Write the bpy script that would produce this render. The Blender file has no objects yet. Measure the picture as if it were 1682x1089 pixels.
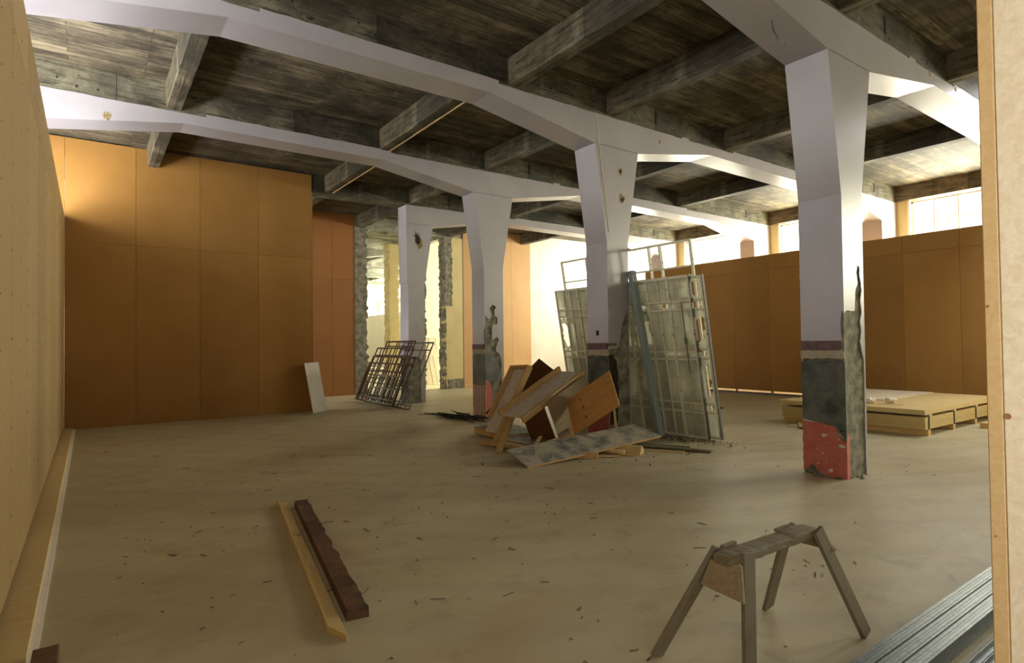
import bpy, bmesh, math, random
from mathutils import Vector, Matrix
from mathutils.geometry import tessellate_polygon
random.seed(7)
S = bpy.context.scene
COL = S.collection
R = math.radians

# ------------------------------------------------------------------ camera
cam_d = bpy.data.cameras.new('camera'); cam = bpy.data.objects.new('camera', cam_d); COL.objects.link(cam)
yaw, pitch, roll = R(35.69), R(1.127), R(0.692)
fw = Vector((math.sin(yaw)*math.cos(pitch), math.cos(yaw)*math.cos(pitch), math.sin(pitch)))
rt = Vector((math.cos(yaw), -math.sin(yaw), 0)); up = rt.cross(fw)
rt2 = rt*math.cos(roll) - up*math.sin(roll); up2 = up*math.cos(roll) + rt*math.sin(roll)
cam.matrix_world = Matrix(((rt2.x, up2.x, -fw.x, 0), (rt2.y, up2.y, -fw.y, 0), (rt2.z, up2.z, -fw.z, 1.632), (0, 0, 0, 1)))
cam_d.sensor_width = 36; cam_d.lens = 36*966.5/1682; cam_d.clip_start = .05; cam_d.clip_end = 300
S.camera = cam

# ------------------------------------------------------------------ light
S.view_settings.view_transform = 'Standard'; S.view_settings.look = 'None'
S.view_settings.gamma = 1; S.view_settings.use_curve_mapping = False
S.view_settings.exposure = 0.0
try:
    S.cycles.max_bounces = 7; S.cycles.diffuse_bounces = 5; S.cycles.glossy_bounces = 3; S.cycles.transmission_bounces = 4
    S.cycles.transparent_max_bounces = 12; S.cycles.sample_clamp_indirect = 6.0; S.cycles.caustics_reflective = False; S.cycles.caustics_refractive = False
except Exception:
    pass
W = bpy.data.worlds.new('sky'); S.world = W; W.use_nodes = True
bg = W.node_tree.nodes['Background']; bg.inputs[0].default_value = (1.0, .96, .88, 1); bg.inputs[1].default_value = 2.2

def area(name, loc, size_y, size_z, power, color, aim):
    d = bpy.data.lights.new(name, 'AREA'); d.shape = 'RECTANGLE'; d.size = size_y; d.size_y = size_z
    d.energy = power; d.color = color
    o = bpy.data.objects.new(name, d); COL.objects.link(o); o.location = loc
    o.rotation_euler = Vector(aim).to_track_quat('-Z', 'Z').to_euler()
    return o

Y0, DY, TH = 3.311, 3.842, .514              # portal frames stand every 3.842 m
FY = [Y0 + DY*i for i in range(-2, 12)]      # index 2 is the first one in view
XW, XE = 18.7, -1.75                          # faces of the two window walls
WZ0, WZ1 = 3.0, 5.47
RIGHT_P, LEFT_P = 1080.0, 520.0
for i in range(0, 13):                        # daylight from outside, one sheet of sky per window
    yc = FY[i] + TH + (DY-TH)/2 if i < len(FY)-1 else 0
    if yc < -3.5 or yc > 46: continue
    area('window_daylight_right', (XW+.30, yc, 4.25), 2.66, 2.4, RIGHT_P if yc < 19 else RIGHT_P*4, (1.0, .93, .78), (-1, 0, 0))
    if 3.5 < yc < 19:
        area('window_daylight_left', (XE-.32, yc, 4.30), 2.66, 2.3, LEFT_P, (.96, .95, 1.0), (1, 0, .7))
area('added_roof_fill', (13.7, 2.78, 6.16), 2.5, .8, 225.0, (.97, .97, 1.0), (0, 0, -1))  # made-up roof opening out of view, added to brighten the floor
area('added_cool_fill', (-1.2, -3.4, 2.3), 1.8, 2.2, 85.0, (.86, .90, 1.0), (1, .6, .05))  # added fill with no entrance behind it, brightens the columns' left faces
area('added_post_fill', (.15, -.75, 1.9), .9, 1.3, 34.0, (1.0, .97, .92), (1, .45, 0))  # added fill lamp behind the camera for the post, no doorway there

# ------------------------------------------------------------------ node helpers
def mat(name):
    m = bpy.data.materials.new(name); m.use_nodes = True
    nt = m.node_tree; b = nt.nodes['Principled BSDF']
    return m, nt, b
def N(nt, t, **kw):
    n = nt.nodes.new(t)
    for k, v in kw.items():
        if k.startswith('_'): n.inputs[int(k[1:])].default_value = v
        else: setattr(n, k, v)
    return n
def coords(nt, kind='Object', scale=(1, 1, 1), rnd=False):
    tc = N(nt, 'ShaderNodeTexCoord'); mp = N(nt, 'ShaderNodeMapping')
    mp.inputs['Scale'].default_value = scale
    nt.links.new(tc.outputs[kind], mp.inputs[0])
    if rnd:
        oi = N(nt, 'ShaderNodeObjectInfo'); mu = N(nt, 'ShaderNodeMath', operation='MULTIPLY'); mu.inputs[1].default_value = 37.0
        nt.links.new(oi.outputs['Random'], mu.inputs[0]); nt.links.new(mu.outputs[0], mp.inputs['Location'])
    return mp.outputs[0]
def noise(nt, vec, scale, detail=4, rough=.55, dist=0):
    n = N(nt, 'ShaderNodeTexNoise'); n.inputs['Scale'].default_value = scale; n.inputs['Detail'].default_value = detail
    n.inputs['Roughness'].default_value = rough; n.inputs['Distortion'].default_value = dist
    nt.links.new(vec, n.inputs['Vector']); return n.outputs['Fac']
def ramp(nt, fac, stops):
    r = N(nt, 'ShaderNodeValToRGB'); e = r.color_ramp.elements
    while len(e) < len(stops): e.new(.5)
    for i, (p, c) in enumerate(stops):
        e[i].position = p; e[i].color = (c[0], c[1], c[2], 1) if len(c) == 3 else c
    nt.links.new(fac, r.inputs[0]); return r.outputs[0]
def mix(nt, a, b, fac, mode='MIX'):
    m = N(nt, 'ShaderNodeMix', data_type='RGBA', blend_type=mode)
    def put(sock, v):
        if hasattr(v, 'links'): nt.links.new(v, sock)
        elif isinstance(v, (tuple, list)): sock.default_value = (v[0], v[1], v[2], 1)
        else: sock.default_value = v
    put(m.inputs[0], fac); put(m.inputs[6], a); put(m.inputs[7], b)
    return m.outputs[2]
def bump(nt, b, h, strength=.3, dist=.01):
    n = N(nt, 'ShaderNodeBump'); n.inputs['Strength'].default_value = strength; n.inputs['Distance'].default_value = dist
    nt.links.new(h, n.inputs['Height']); nt.links.new(n.outputs[0], b.inputs['Normal'])
def sep(nt, v):
    s = N(nt, 'ShaderNodeSeparateXYZ'); nt.links.new(v, s.inputs[0]); return s.outputs
def rnd_tint(nt, c, amt=.15):
    oi = N(nt, 'ShaderNodeObjectInfo'); mr = N(nt, 'ShaderNodeMapRange'); mr.inputs[3].default_value = 1-amt; mr.inputs[4].default_value = 1+amt*.5
    nt.links.new(oi.outputs['Random'], mr.inputs[0])
    m = N(nt, 'ShaderNodeVectorMath', operation='SCALE'); nt.links.new(c, m.inputs[0]); nt.links.new(mr.outputs[0], m.inputs['Scale'])
    return m.outputs[0]

# ------------------------------------------------------------------ materials
M = {}
def wood(name, dark, light, scale=1.0, rough=.6, knots=False, weather=None):
    m, nt, b = mat(name)
    v = coords(nt, 'Object', (1.2*scale, 14*scale, 14*scale), True)
    f = noise(nt, v, 3.0, 6, .6, 1.2)
    c = ramp(nt, f, [(.3, dark), (.7, light)])
    v2 = coords(nt, 'Object', (1, 1, 1), True)
    if weather:
        g = noise(nt, v2, 3.5*scale, 8, .7)
        c = mix(nt, c, weather, ramp(nt, g, [(.45, (0, 0, 0)), (.62, (1, 1, 1))]))
    if knots:
        vo = N(nt, 'ShaderNodeTexVoronoi'); vo.inputs['Scale'].default_value = 3.2; nt.links.new(v2, vo.inputs['Vector'])
        k = ramp(nt, vo.outputs['Distance'], [(.03, (1, 1, 1)), (.10, (0, 0, 0))])
        c = mix(nt, c, tuple(x*.35 for x in dark), k)
    c = rnd_tint(nt, c, .12)
    nt.links.new(c, b.inputs['Base Color']); b.inputs['Roughness'].default_value = rough
    bump(nt, b, f, .25, .004); M[name] = m
wood('pine', (.50, .31, .11), (.70, .48, .21), knots=True)
wood('pale_pine', (.70, .58, .38), (.84, .75, .56))
wood('pale_lumber', (.52, .38, .15), (.66, .51, .24))
wood('post_edge', (.60, .40, .17), (.72, .51, .25))
wood('orange_ply', (.42, .20, .05), (.62, .33, .09), .45, .5, True)
wood('dark_ply', (.12, .042, .016), (.22, .085, .03), .5, .5)
wood('grey_ply', (.24, .18, .10), (.36, .29, .18), .5, .7, weather=(.20, .17, .12))
wood('brown_lumber', (.10, .045, .020), (.19, .095, .048), 1, .7, weather=(.05, .025, .012))
wood('old_wood', (.115, .088, .045), (.25, .20, .115), 1.2, .8, weather=(.19, .17, .12))
wood('brace_wood', (.22, .16, .08), (.36, .27, .15), 1.0, .8)
wood('blue_timber', (.20, .25, .26), (.30, .36, .37), 1, .6, weather=(.26, .30, .29))
wood('plate_pine', (.62, .46, .20), (.80, .63, .33))
wood('gallery_board', (.36, .245, .105), (.42, .29, .135), .3, .6)
wood('red_brown_wood', (.18, .06, .035), (.26, .09, .05), 1, .6)

def simple(name, c1, c2, scale=4, rough=.7, bumps=.1, bs=40, metal=0, rnd=0, spots=None, spec=None):
    m, nt, b = mat(name); v = coords(nt, 'Object', (1, 1, 1), bool(rnd))
    f = noise(nt, v, scale, 6, .6)
    c = ramp(nt, f, [(.35, c1), (.65, c2)])
    if spots:
        g = noise(nt, v, spots[1], 5, .6); c = mix(nt, c, spots[0], ramp(nt, g, [(spots[2], (0, 0, 0)), (spots[2]+.03, (1, 1, 1))]))
    if rnd: c = rnd_tint(nt, c, rnd)
    nt.links.new(c, b.inputs['Base Color']); b.inputs['Roughness'].default_value = rough; b.inputs['Metallic'].default_value = metal
    if spec is not None: b.inputs['Specular IOR Level'].default_value = spec
    h = noise(nt, v, bs, 4); bump(nt, b, h, bumps, .006); M[name] = m
simple('mauve_paint', (.335, .318, .335), (.375, .355, .375), 1.5, .36, .08, 30)
m, nt, b = mat('daylit_paint'); v = coords(nt, 'Object')
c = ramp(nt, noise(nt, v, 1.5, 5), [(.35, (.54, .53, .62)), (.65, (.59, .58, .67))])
gz = N(nt, 'ShaderNodeMath', operation='ADD'); nt.links.new(sep(nt, v)[2], gz.inputs[0])      # cool daylight painted into the lower coat, fading out towards the head
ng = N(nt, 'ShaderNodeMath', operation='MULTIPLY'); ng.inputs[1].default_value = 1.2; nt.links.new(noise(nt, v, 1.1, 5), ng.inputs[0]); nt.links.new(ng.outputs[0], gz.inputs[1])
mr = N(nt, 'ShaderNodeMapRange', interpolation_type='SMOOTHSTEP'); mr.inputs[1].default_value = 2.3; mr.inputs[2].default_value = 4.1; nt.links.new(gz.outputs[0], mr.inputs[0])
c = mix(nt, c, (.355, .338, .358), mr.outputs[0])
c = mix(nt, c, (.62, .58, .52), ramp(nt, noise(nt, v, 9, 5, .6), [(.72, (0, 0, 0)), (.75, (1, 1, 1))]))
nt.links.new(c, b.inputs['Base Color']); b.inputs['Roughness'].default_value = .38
bump(nt, b, noise(nt, v, 20, 4), .12, .006); M['daylit_paint'] = m
simple('cream_plaster', (.62, .54, .38), (.70, .62, .45), 2, .7)
simple('yellow_plaster', (.60, .50, .24), (.68, .58, .30), 2, .75)
simple('white_plaster', (.74, .70, .62), (.80, .76, .68), 2, .7)
simple('purple_band', (.10, .06, .075), (.20, .13, .14), 14, .5, .3)
simple('lip_plaster', (.38, .34, .27), (.52, .46, .36), 20, .8, .5)
simple('dark_concrete', (.05, .06, .057), (.15, .17, .16), 5, .42, .5, 25, spots=((.15, .15, .12), 12, .66))
simple('rubble_concrete', (.11, .105, .078), (.34, .325, .245), 6, .9, 1.0, 16)
simple('red_paint', (.50, .13, .10), (.58, .18, .14), 6, .5, .3, 20, spots=((.60, .56, .52), 11, .68))
simple('red_drips', (.42, .12, .10), (.62, .60, .55), 26, .5, .3, 20)
simple('white_chip', (.62, .58, .52), (.70, .66, .60), 10, .7)
simple('window_metal', (.66, .62, .47), (.80, .76, .60), 10, .55, .3, 40, spots=((.12, .10, .07), 14, .64))
simple('dark_steel', (.05, .055, .055), (.12, .12, .11), 10, .5, .2)
simple('rusty_steel', (.05, .022, .015), (.12, .06, .036), 12, .6, .3, 40, 0, .35)
simple('grey_steel', (.16, .16, .13), (.25, .24, .19), 12, .55, .3, 40, 0, .2)
simple('frame_white', (.74, .70, .58), (.80, .76, .66), 4, .5)
simple('soot', (.012, .010, .008), (.03, .025, .02), 10, .9, .3)
simple('gouge', (.10, .07, .03), (.40, .30, .14), 45, .9, 1.0, 60)
simple('dirt', (.035, .032, .025), (.10, .09, .07), 30, .95, .5)
simple('chip_mat', (.06, .05, .035), (.20, .15, .09), 30, .9, .3)
simple('paper', (.70, .66, .58), (.80, .76, .68), 8, .8, .2)
simple('foam_ball', (.52, .52, .46), (.62, .62, .56), 8, .8, .2)
simple('track_white', (.82, .82, .82), (.90, .90, .90), 6, .4)
simple('outside_ground', (.55, .52, .45), (.62, .58, .50), 2, .9)

# orange hardboard
def hardboard(name, c1, c2):
    m, nt, b = mat(name)
    v = coords(nt, 'Object', (1, 1, 1), True)
    f = noise(nt, v, 1.1, 5, .6); g = noise(nt, v, 160, 2)
    c = ramp(nt, f, [(.3, c1), (.7, c2)])
    c = mix(nt, c, (c1[0]*.75, c1[1]*.7, c1[2]*.65), ramp(nt, g, [(.55, (0, 0, 0)), (.75, (.35, .35, .35))]))
    c = rnd_tint(nt, c, .10)
    nt.links.new(c, b.inputs['Base Color']); b.inputs['Roughness'].default_value = .62
    b.inputs['Specular IOR Level'].default_value = .25
    M[name] = m
hardboard('hardboard', (.31, .155, .034), (.36, .188, .05))
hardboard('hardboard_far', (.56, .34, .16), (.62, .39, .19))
hardboard('hardboard_red', (.34, .15, .045), (.38, .17, .055))

# galvanised
m, nt, b = mat('galvanised'); v = coords(nt, 'Object', (1, 1, 1), True)
vo = N(nt, 'ShaderNodeTexVoronoi'); vo.inputs['Scale'].default_value = 60; nt.links.new(v, vo.inputs['Vector'])
c = ramp(nt, vo.outputs['Color'], [(.2, (.13, .155, .165)), (.8, (.19, .22, .23))])
nt.links.new(c, b.inputs['Base Color']); b.inputs['Metallic'].default_value = .75; b.inputs['Roughness'].default_value = .38; M['galvanised'] = m

# board-marked raw concrete, boards running along x; the same for beams
def board_concrete(name, dark, light, pale_patch, bw=.16, bl=3.1, rotate=False):
    m, nt, b = mat(name)
    tc = N(nt, 'ShaderNodeTexCoord'); mp = N(nt, 'ShaderNodeMapping'); nt.links.new(tc.outputs['Object'], mp.inputs[0])
    if rotate: mp.inputs['Rotation'].default_value = (0, 0, R(90))
    br = N(nt, 'ShaderNodeTexBrick'); br.offset = .37; br.offset_frequency = 2
    br.inputs['Scale'].default_value = 1; br.inputs['Mortar Size'].default_value = .006; br.inputs['Mortar Smooth'].default_value = .3
    br.inputs['Brick Width'].default_value = bl; br.inputs['Row Height'].default_value = bw
    br.inputs['Color1'].default_value = (0, 0, 0, 1); br.inputs['Color2'].default_value = (1, 1, 1, 1); br.inputs['Mortar'].default_value = (.25, .25, .25, 1)
    nt.links.new(mp.outputs[0], br.inputs['Vector'])
    v = coords(nt, 'Object', (1, 1, 1)); vs = coords(nt, 'Object', (.5, 5, 5) if not rotate else (5, .5, 5))
    vf = coords(nt, 'Object', (.35, 9, 9) if not rotate else (9, .35, 9))
    n1 = noise(nt, v, 1.3, 10, .72, .3); n2 = noise(nt, vs, 3.2, 8, .7, .4); n3 = noise(nt, v, 1.7, 9, .7, .5); n4 = noise(nt, v, .45, 5, .6); n6 = noise(nt, vf, 3.0, 6, .7)
    base = ramp(nt, n1, [(.40, dark), (.62, light)])
    base = mix(nt, base, tuple(x*.30 for x in dark), ramp(nt, n2, [(.50, (0, 0, 0)), (.64, (.85, .85, .85))]))
    base = mix(nt, base, tuple(min(1, x*1.5) for x in light), ramp(nt, n6, [(.54, (0, 0, 0)), (.72, (.55, .55, .55))]))
    bc = N(nt, 'ShaderNodeMapRange'); bc.inputs[3].default_value = .55; bc.inputs[4].default_value = 1.45; nt.links.new(br.outputs['Color'], bc.inputs[0])
    bs_ = N(nt, 'ShaderNodeVectorMath', operation='SCALE'); nt.links.new(base, bs_.inputs[0]); nt.links.new(bc.outputs[0], bs_.inputs['Scale']); base = bs_.outputs[0]
    base = mix(nt, base, pale_patch, ramp(nt, n3, [(.60, (0, 0, 0)), (.70, (.60, .60, .60))]))  # pale efflorescence patches scattered at random
    base = mix(nt, base, tuple(x*.25 for x in dark), ramp(nt, n4, [(.50, (0, 0, 0)), (.66, (.65, .65, .65))]))
    base = mix(nt, base, tuple(x*.3 for x in dark), ramp(nt, br.outputs['Fac'], [(.3, (0, 0, 0)), (1, (.7, .7, .7))]))
    nt.links.new(base, b.inputs['Base Color']); b.inputs['Roughness'].default_value = .75; b.inputs['Specular IOR Level'].default_value = .3
    h = mix(nt, br.outputs['Color'], n2, .5)
    bump(nt, b, h, .5, .012); M[name] = m
board_concrete('slab_concrete', (.055, .045, .028), (.175, .145, .092), (.30, .30, .26), .14, 2.6)
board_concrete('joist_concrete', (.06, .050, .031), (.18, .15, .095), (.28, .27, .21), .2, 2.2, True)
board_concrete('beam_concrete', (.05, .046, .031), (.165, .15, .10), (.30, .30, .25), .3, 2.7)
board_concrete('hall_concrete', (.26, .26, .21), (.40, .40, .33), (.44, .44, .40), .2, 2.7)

# floor
m, nt, b = mat('floor_concrete'); v = coords(nt, 'Object', (1, 1, 1))
n1 = noise(nt, v, .35, 6, .6, .4); n2 = noise(nt, v, 2.6, 8, .65, .3); n3 = noise(nt, coords(nt, 'Object', (.8, 1.9, 1)), 1.3, 9, .72, .8); n4 = noise(nt, v, 45, 3)
c = ramp(nt, n1, [(.3, (.40, .345, .205)), (.7, (.53, .475, .31))])
c = mix(nt, c, (.60, .56, .42), ramp(nt, n3, [(.45, (0, 0, 0)), (.75, (.55, .55, .55))]))
c = mix(nt, c, (.20, .155, .085), ramp(nt, n2, [(.56, (0, 0, 0)), (.76, (.55, .55, .55))]))
n5 = noise(nt, v, .8, 5, .5, .8)
c = mix(nt, c, (.40, .26, .11), ramp(nt, n5, [(.60, (0, 0, 0)), (.72, (.30, .30, .30))]))
n7 = noise(nt, coords(nt, 'Object', (.9, 2.6, 1)), 1.7, 9, .75, 1.0)
c = mix(nt, c, (.17, .135, .075), ramp(nt, n7, [(.60, (0, 0, 0)), (.74, (.55, .55, .55))]))
# broom arcs fanning over the floor
wv = N(nt, 'ShaderNodeTexWave', wave_type='RINGS', rings_direction='Z'); wv.inputs['Scale'].default_value = .55; wv.inputs['Distortion'].default_value = 5; wv.inputs['Detail'].default_value = 5; wv.inputs['Detail Roughness'].default_value = .7
mpf = N(nt, 'ShaderNodeMapping'); mpf.inputs['Location'].default_value = (-9.5, -1.0, 0); tcf = N(nt, 'ShaderNodeTexCoord'); nt.links.new(tcf.outputs['Object'], mpf.inputs[0]); nt.links.new(mpf.outputs[0], wv.inputs['Vector'])
c = mix(nt, c, (.26, .22, .15), ramp(nt, wv.outputs['Fac'], [(.55, (0, 0, 0)), (1, (.16, .16, .16))]))
nt.links.new(c, b.inputs['Base Color']); b.inputs['Roughness'].default_value = .5; b.inputs['Specular IOR Level'].default_value = .5
bump(nt, b, mix(nt, n4, n2, .3), .12, .006); M['floor_concrete'] = m

# painted-over glass and clear glass
m, nt, b = mat('whitewashed_glass'); v = coords(nt, 'Object', (1, 1, 1), True)
nt.nodes.remove(b); out = nt.nodes['Material Output']
st = noise(nt, coords(nt, 'Object', (1, 2.2, .35), True), 5, 7, .65)
c = ramp(nt, st, [(.3, (.58, .59, .48)), (.7, (.84, .84, .71))])
d = N(nt, 'ShaderNodeBsdfDiffuse'); tl = N(nt, 'ShaderNodeBsdfTranslucent'); gl = N(nt, 'ShaderNodeBsdfGlossy'); gl.inputs['Roughness'].default_value = .25; tp = N(nt, 'ShaderNodeBsdfTransparent')
nt.links.new(c, d.inputs[0]); nt.links.new(c, tl.inputs[0])
m1 = N(nt, 'ShaderNodeMixShader', _0=.5); m2 = N(nt, 'ShaderNodeMixShader', _0=.08); m3 = N(nt, 'ShaderNodeMixShader')
nt.links.new(d.outputs[0], m1.inputs[1]); nt.links.new(tl.outputs[0], m1.inputs[2]); nt.links.new(m1.outputs[0], m2.inputs[1]); nt.links.new(gl.outputs[0], m2.inputs[2])
tr = ramp(nt, noise(nt, v, 3, 6, .7), [(.35, (.10, .10, .10)), (.7, (.50, .50, .50))])
nt.links.new(tr, m3.inputs[0]); nt.links.new(m2.outputs[0], m3.inputs[1]); nt.links.new(tp.outputs[0], m3.inputs[2]); nt.links.new(m3.outputs[0], out.inputs[0])
M['whitewashed_glass'] = m
m, nt, b = mat('window_glass'); nt.nodes.remove(b); out = nt.nodes['Material Output']
tp = N(nt, 'ShaderNodeBsdfTransparent'); tp.inputs[0].default_value = (.95, .96, .92, 1); gl = N(nt, 'ShaderNodeBsdfGlossy'); gl.inputs['Roughness'].default_value = .1
m1 = N(nt, 'ShaderNodeMixShader', _0=.06); nt.links.new(tp.outputs[0], m1.inputs[1]); nt.links.new(gl.outputs[0], m1.inputs[2]); nt.links.new(m1.outputs[0], out.inputs[0])
M['window_glass'] = m

# ------------------------------------------------------------------ mesh helpers
def build(name, bm, material, parent=None, loc=None, mw=None):
    me = bpy.data.meshes.new(name); bm.normal_update(); bm.to_mesh(me); bm.free(); me.materials.append(M[material])
    o = bpy.data.objects.new(name, me); COL.objects.link(o)
    if parent is not None: o.parent = parent
    if mw is not None: o.matrix_world = mw
    elif loc is not None: o.location = loc
    return o
def add_box(bm, x0, x1, y0, y1, z0, z1, bev=0, mx=None):
    vs = [bm.verts.new((x, y, z)) for x in (x0, x1) for y in (y0, y1) for z in (z0, z1)]
    fs = [bm.faces.new([vs[i] for i in q]) for q in ((0, 1, 3, 2), (4, 6, 7, 5), (0, 4, 5, 1), (2, 3, 7, 6), (0, 2, 6, 4), (1, 5, 7, 3))]
    if bev:
        es = list({e for f in fs for e in f.edges})
        r = bmesh.ops.bevel(bm, geom=es, offset=bev, segments=1, affect='EDGES')
        if mx is not None: bmesh.ops.transform(bm, matrix=mx, verts=list({v for f in r['faces'] for v in f.verts}))
    elif mx is not None: bmesh.ops.transform(bm, matrix=mx, verts=vs)
    return vs
def box(name, x0, x1, y0, y1, z0, z1, material, parent=None, bev=0):
    """a box whose origin is at its own centre"""
    bm = bmesh.new(); c = Vector(((x0+x1)/2, (y0+y1)/2, (z0+z1)/2))
    add_box(bm, x0-c.x, x1-c.x, y0-c.y, y1-c.y, z0-c.z, z1-c.z, bev)
    o = build(name, bm, material, parent); o.location = c - (parent.location if parent is not None else Vector((0, 0, 0)))
    return o
def local_box(name, L, W_, T, material, mw, parent=None, bev=.002):
    bm = bmesh.new(); add_box(bm, -L/2, L/2, -W_/2, W_/2, -T/2, T/2, bev)
    o = build(name, bm, material)
    if parent is not None:
        o.parent = parent; o.matrix_parent_inverse = Matrix(); o.matrix_local = parent_inv(parent) @ mw
    else: o.matrix_world = mw
    return o
def parent_inv(p):
    return Matrix.Translation(-p.location) if p.rotation_euler.x == p.rotation_euler.y == p.rotation_euler.z == 0 else (Matrix.LocRotScale(p.location, p.rotation_euler, None)).inverted()
def empty(name, loc, label, cat, group=None, kind=None):
    o = bpy.data.objects.new(name, None); COL.objects.link(o); o.location = loc; o.empty_display_size = .1
    if label: o['label'] = label
    if cat: o['category'] = cat
    if group: o['group'] = group
    if kind: o['kind'] = kind
    return o
def tag(o, label, cat, group=None):
    o['label'] = label; o['category'] = cat
    if group: o['group'] = group
    return o
def struct(o): o['kind'] = 'structure'; return o
def beam_mw(a, b, roll_dir=(0, 0, 1)):
    """frame with x along a->b, z near roll_dir, origin at middle"""
    a, b = Vector(a), Vector(b); x = (b-a).normalized(); z = Vector(roll_dir); z = (z - x*z.dot(x)).normalized(); y = z.cross(x)
    c = (a+b)/2
    return Matrix(((x.x, y.x, z.x, c.x), (x.y, y.y, z.y, c.y), (x.z, y.z, z.z, c.z), (0, 0, 0, 1))), (b-a).length
def stick(name, a, b, w, t, material, parent=None, up_=(0, 0, 1), bev=.002):
    mw, L = beam_mw(a, b, up_)
    return local_box(name, L, w, t, material, mw, parent, bev)
def rect_mw(p0, p1, p2, p3):
    """frame of a rectangle given by its four corners; x along p0->p1, y along p3->p0"""
    p0, p1, p2, p3 = map(Vector, (p0, p1, p2, p3)); c = (p0+p1+p2+p3)/4
    x = ((p1-p0)+(p2-p3)).normalized(); y = ((p0-p3)+(p1-p2)); y = (y-x*y.dot(x)).normalized(); z = x.cross(y)
    L = ((p1-p0).length+(p2-p3).length)/2; W_ = ((p0-p3).length+(p1-p2).length)/2
    return Matrix(((x.x, y.x, z.x, c.x), (x.y, y.y, z.y, c.y), (x.z, y.z, z.z, c.z), (0, 0, 0, 1))), L, W_
def jag(pts, amp, step, closed=False, rng=random):
    out = []; n = len(pts)
    for i in range(n if closed else n-1):
        a, b = pts[i], pts[(i+1) % n]; L = math.dist(a, b); k = max(1, int(L/step))
        nx, ny = ((b[1]-a[1])/L, -(b[0]-a[0])/L) if L else (0, 0)
        for j in range(k):
            t = j/k; d = rng.uniform(-amp, amp) if j else rng.uniform(-amp, amp)*.3
            out.append((a[0]+(b[0]-a[0])*t+nx*d, a[1]+(b[1]-a[1])*t+ny*d))
    if not closed: out.append(pts[-1])
    return out
def prism(bm, poly, to3, thick):
    """poly in face coordinates; to3(u, v, w) gives 3-D, w from 0 to thick"""
    pp = []
    for q in poly:
        if not pp or math.dist(q, pp[-1]) > 2e-4: pp.append(q)
    if math.dist(pp[0], pp[-1]) < 2e-4: pp.pop()
    poly = pp
    a = [bm.verts.new(to3(u, v, 0)) for u, v in poly]; b = [bm.verts.new(to3(u, v, thick)) for u, v in poly]
    n = len(poly)
    for t3 in tessellate_polygon([[Vector((u, v, 0)) for u, v in poly]]):
        try:
            bm.faces.new([a[i] for i in t3]); bm.faces.new([b[i] for i in t3][::-1])
        except ValueError: pass
    for i in range(n): bm.faces.new((a[i], a[(i+1) % n], b[(i+1) % n], b[i]))
    bmesh.ops.recalc_face_normals(bm, faces=bm.faces[:])

# ------------------------------------------------------------------ shell
ZS, ZT = 5.93, 5.528
YA, YZ = -4.2, 50.0
fl = struct(box('floor', -2.2, 19.2, YA, YZ, -.25, 0, 'floor_concrete'))
gnd = struct(box('ground_outside', 19.3, 60, -20, 70, -.6, -.3, 'outside_ground'))
gnd2 = struct(box('ground_outside', -40, -2.3, -20, 70, -.6, -.3, 'outside_ground'))
ceil = empty('ceiling', (0, 0, 0), None, None, kind='structure')
box('slab', -2.2, 19.2, 3.2, Y0+DY*4+.1, ZS, ZS+.2, 'slab_concrete', ceil)
box('slab', -2.2, 19.2, YA, 2.35, ZS, ZS+.2, 'slab_concrete', ceil)
box('slab', -2.2, 12.4, 2.35, 3.2, ZS, ZS+.2, 'slab_concrete', ceil); box('slab', 15.0, 19.2, 2.35, 3.2, ZS, ZS+.2, 'slab_concrete', ceil)  # gap left in the slab for the added light above it
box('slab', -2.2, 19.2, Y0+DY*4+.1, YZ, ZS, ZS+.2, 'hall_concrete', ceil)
JX = [1.0, 4.85, 7.2, 10.55, 13.85]
for i in range(len(FY)-1):
    y0, y1 = FY[i]+TH-.02, FY[i+1]+.02
    far = FY[i] > 18
    for k, jx in enumerate(JX):
        if k == 4 and -1 < FY[i] < 0: continue
        dx = .28 if (k == 1 and i == 2) else (-.15 if k == 1 and i == 3 else 0)
        bm = bmesh.new(); L = y1-y0
        # a joist with slightly worn lower edges
        prof = [(-.12, 0.0), (-.11, -.385), (-.10, -.4), (.10, -.4), (.11, -.385), (.12, 0.0)]
        segs = 12; rows = []
        for s in range(segs+1):
            yy = -L/2 + L*s/segs
            rows.append([bm.verts.new((px+(random.uniform(-.004, .004) if 0 < q < 5 else 0), yy, pz+(random.uniform(-.005, .005) if 0 < q < 5 else 0))) for q, (px, pz) in enumerate(prof)])
        for s in range(segs):
            for q in range(5): bm.faces.new((rows[s][q], rows[s][q+1], rows[s+1][q+1], rows[s+1][q]))
        bm.faces.new(rows[0]); bm.faces.new(rows[-1][::-1]); bmesh.ops.recalc_face_normals(bm, faces=bm.faces[:])
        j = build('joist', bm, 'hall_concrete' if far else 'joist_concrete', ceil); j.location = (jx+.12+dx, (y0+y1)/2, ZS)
        if k == 1 and i in (3, 4):
            sb = box('edge_strip', -.11, -.085, -L/2, L/2, -.412, -.4, 'post_edge'); sb.parent = j; sb.location = (.09, 0, -.404); sb['label'] = 'orange wooden strip'
    # edge beams over the windows
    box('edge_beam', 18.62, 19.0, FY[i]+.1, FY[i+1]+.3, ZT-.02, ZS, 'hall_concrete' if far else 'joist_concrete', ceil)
    box('edge_beam', -2.05, -1.67, FY[i]+.1, FY[i+1]+.3, ZT-.02, ZS, 'joist_concrete', ceil)
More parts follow.
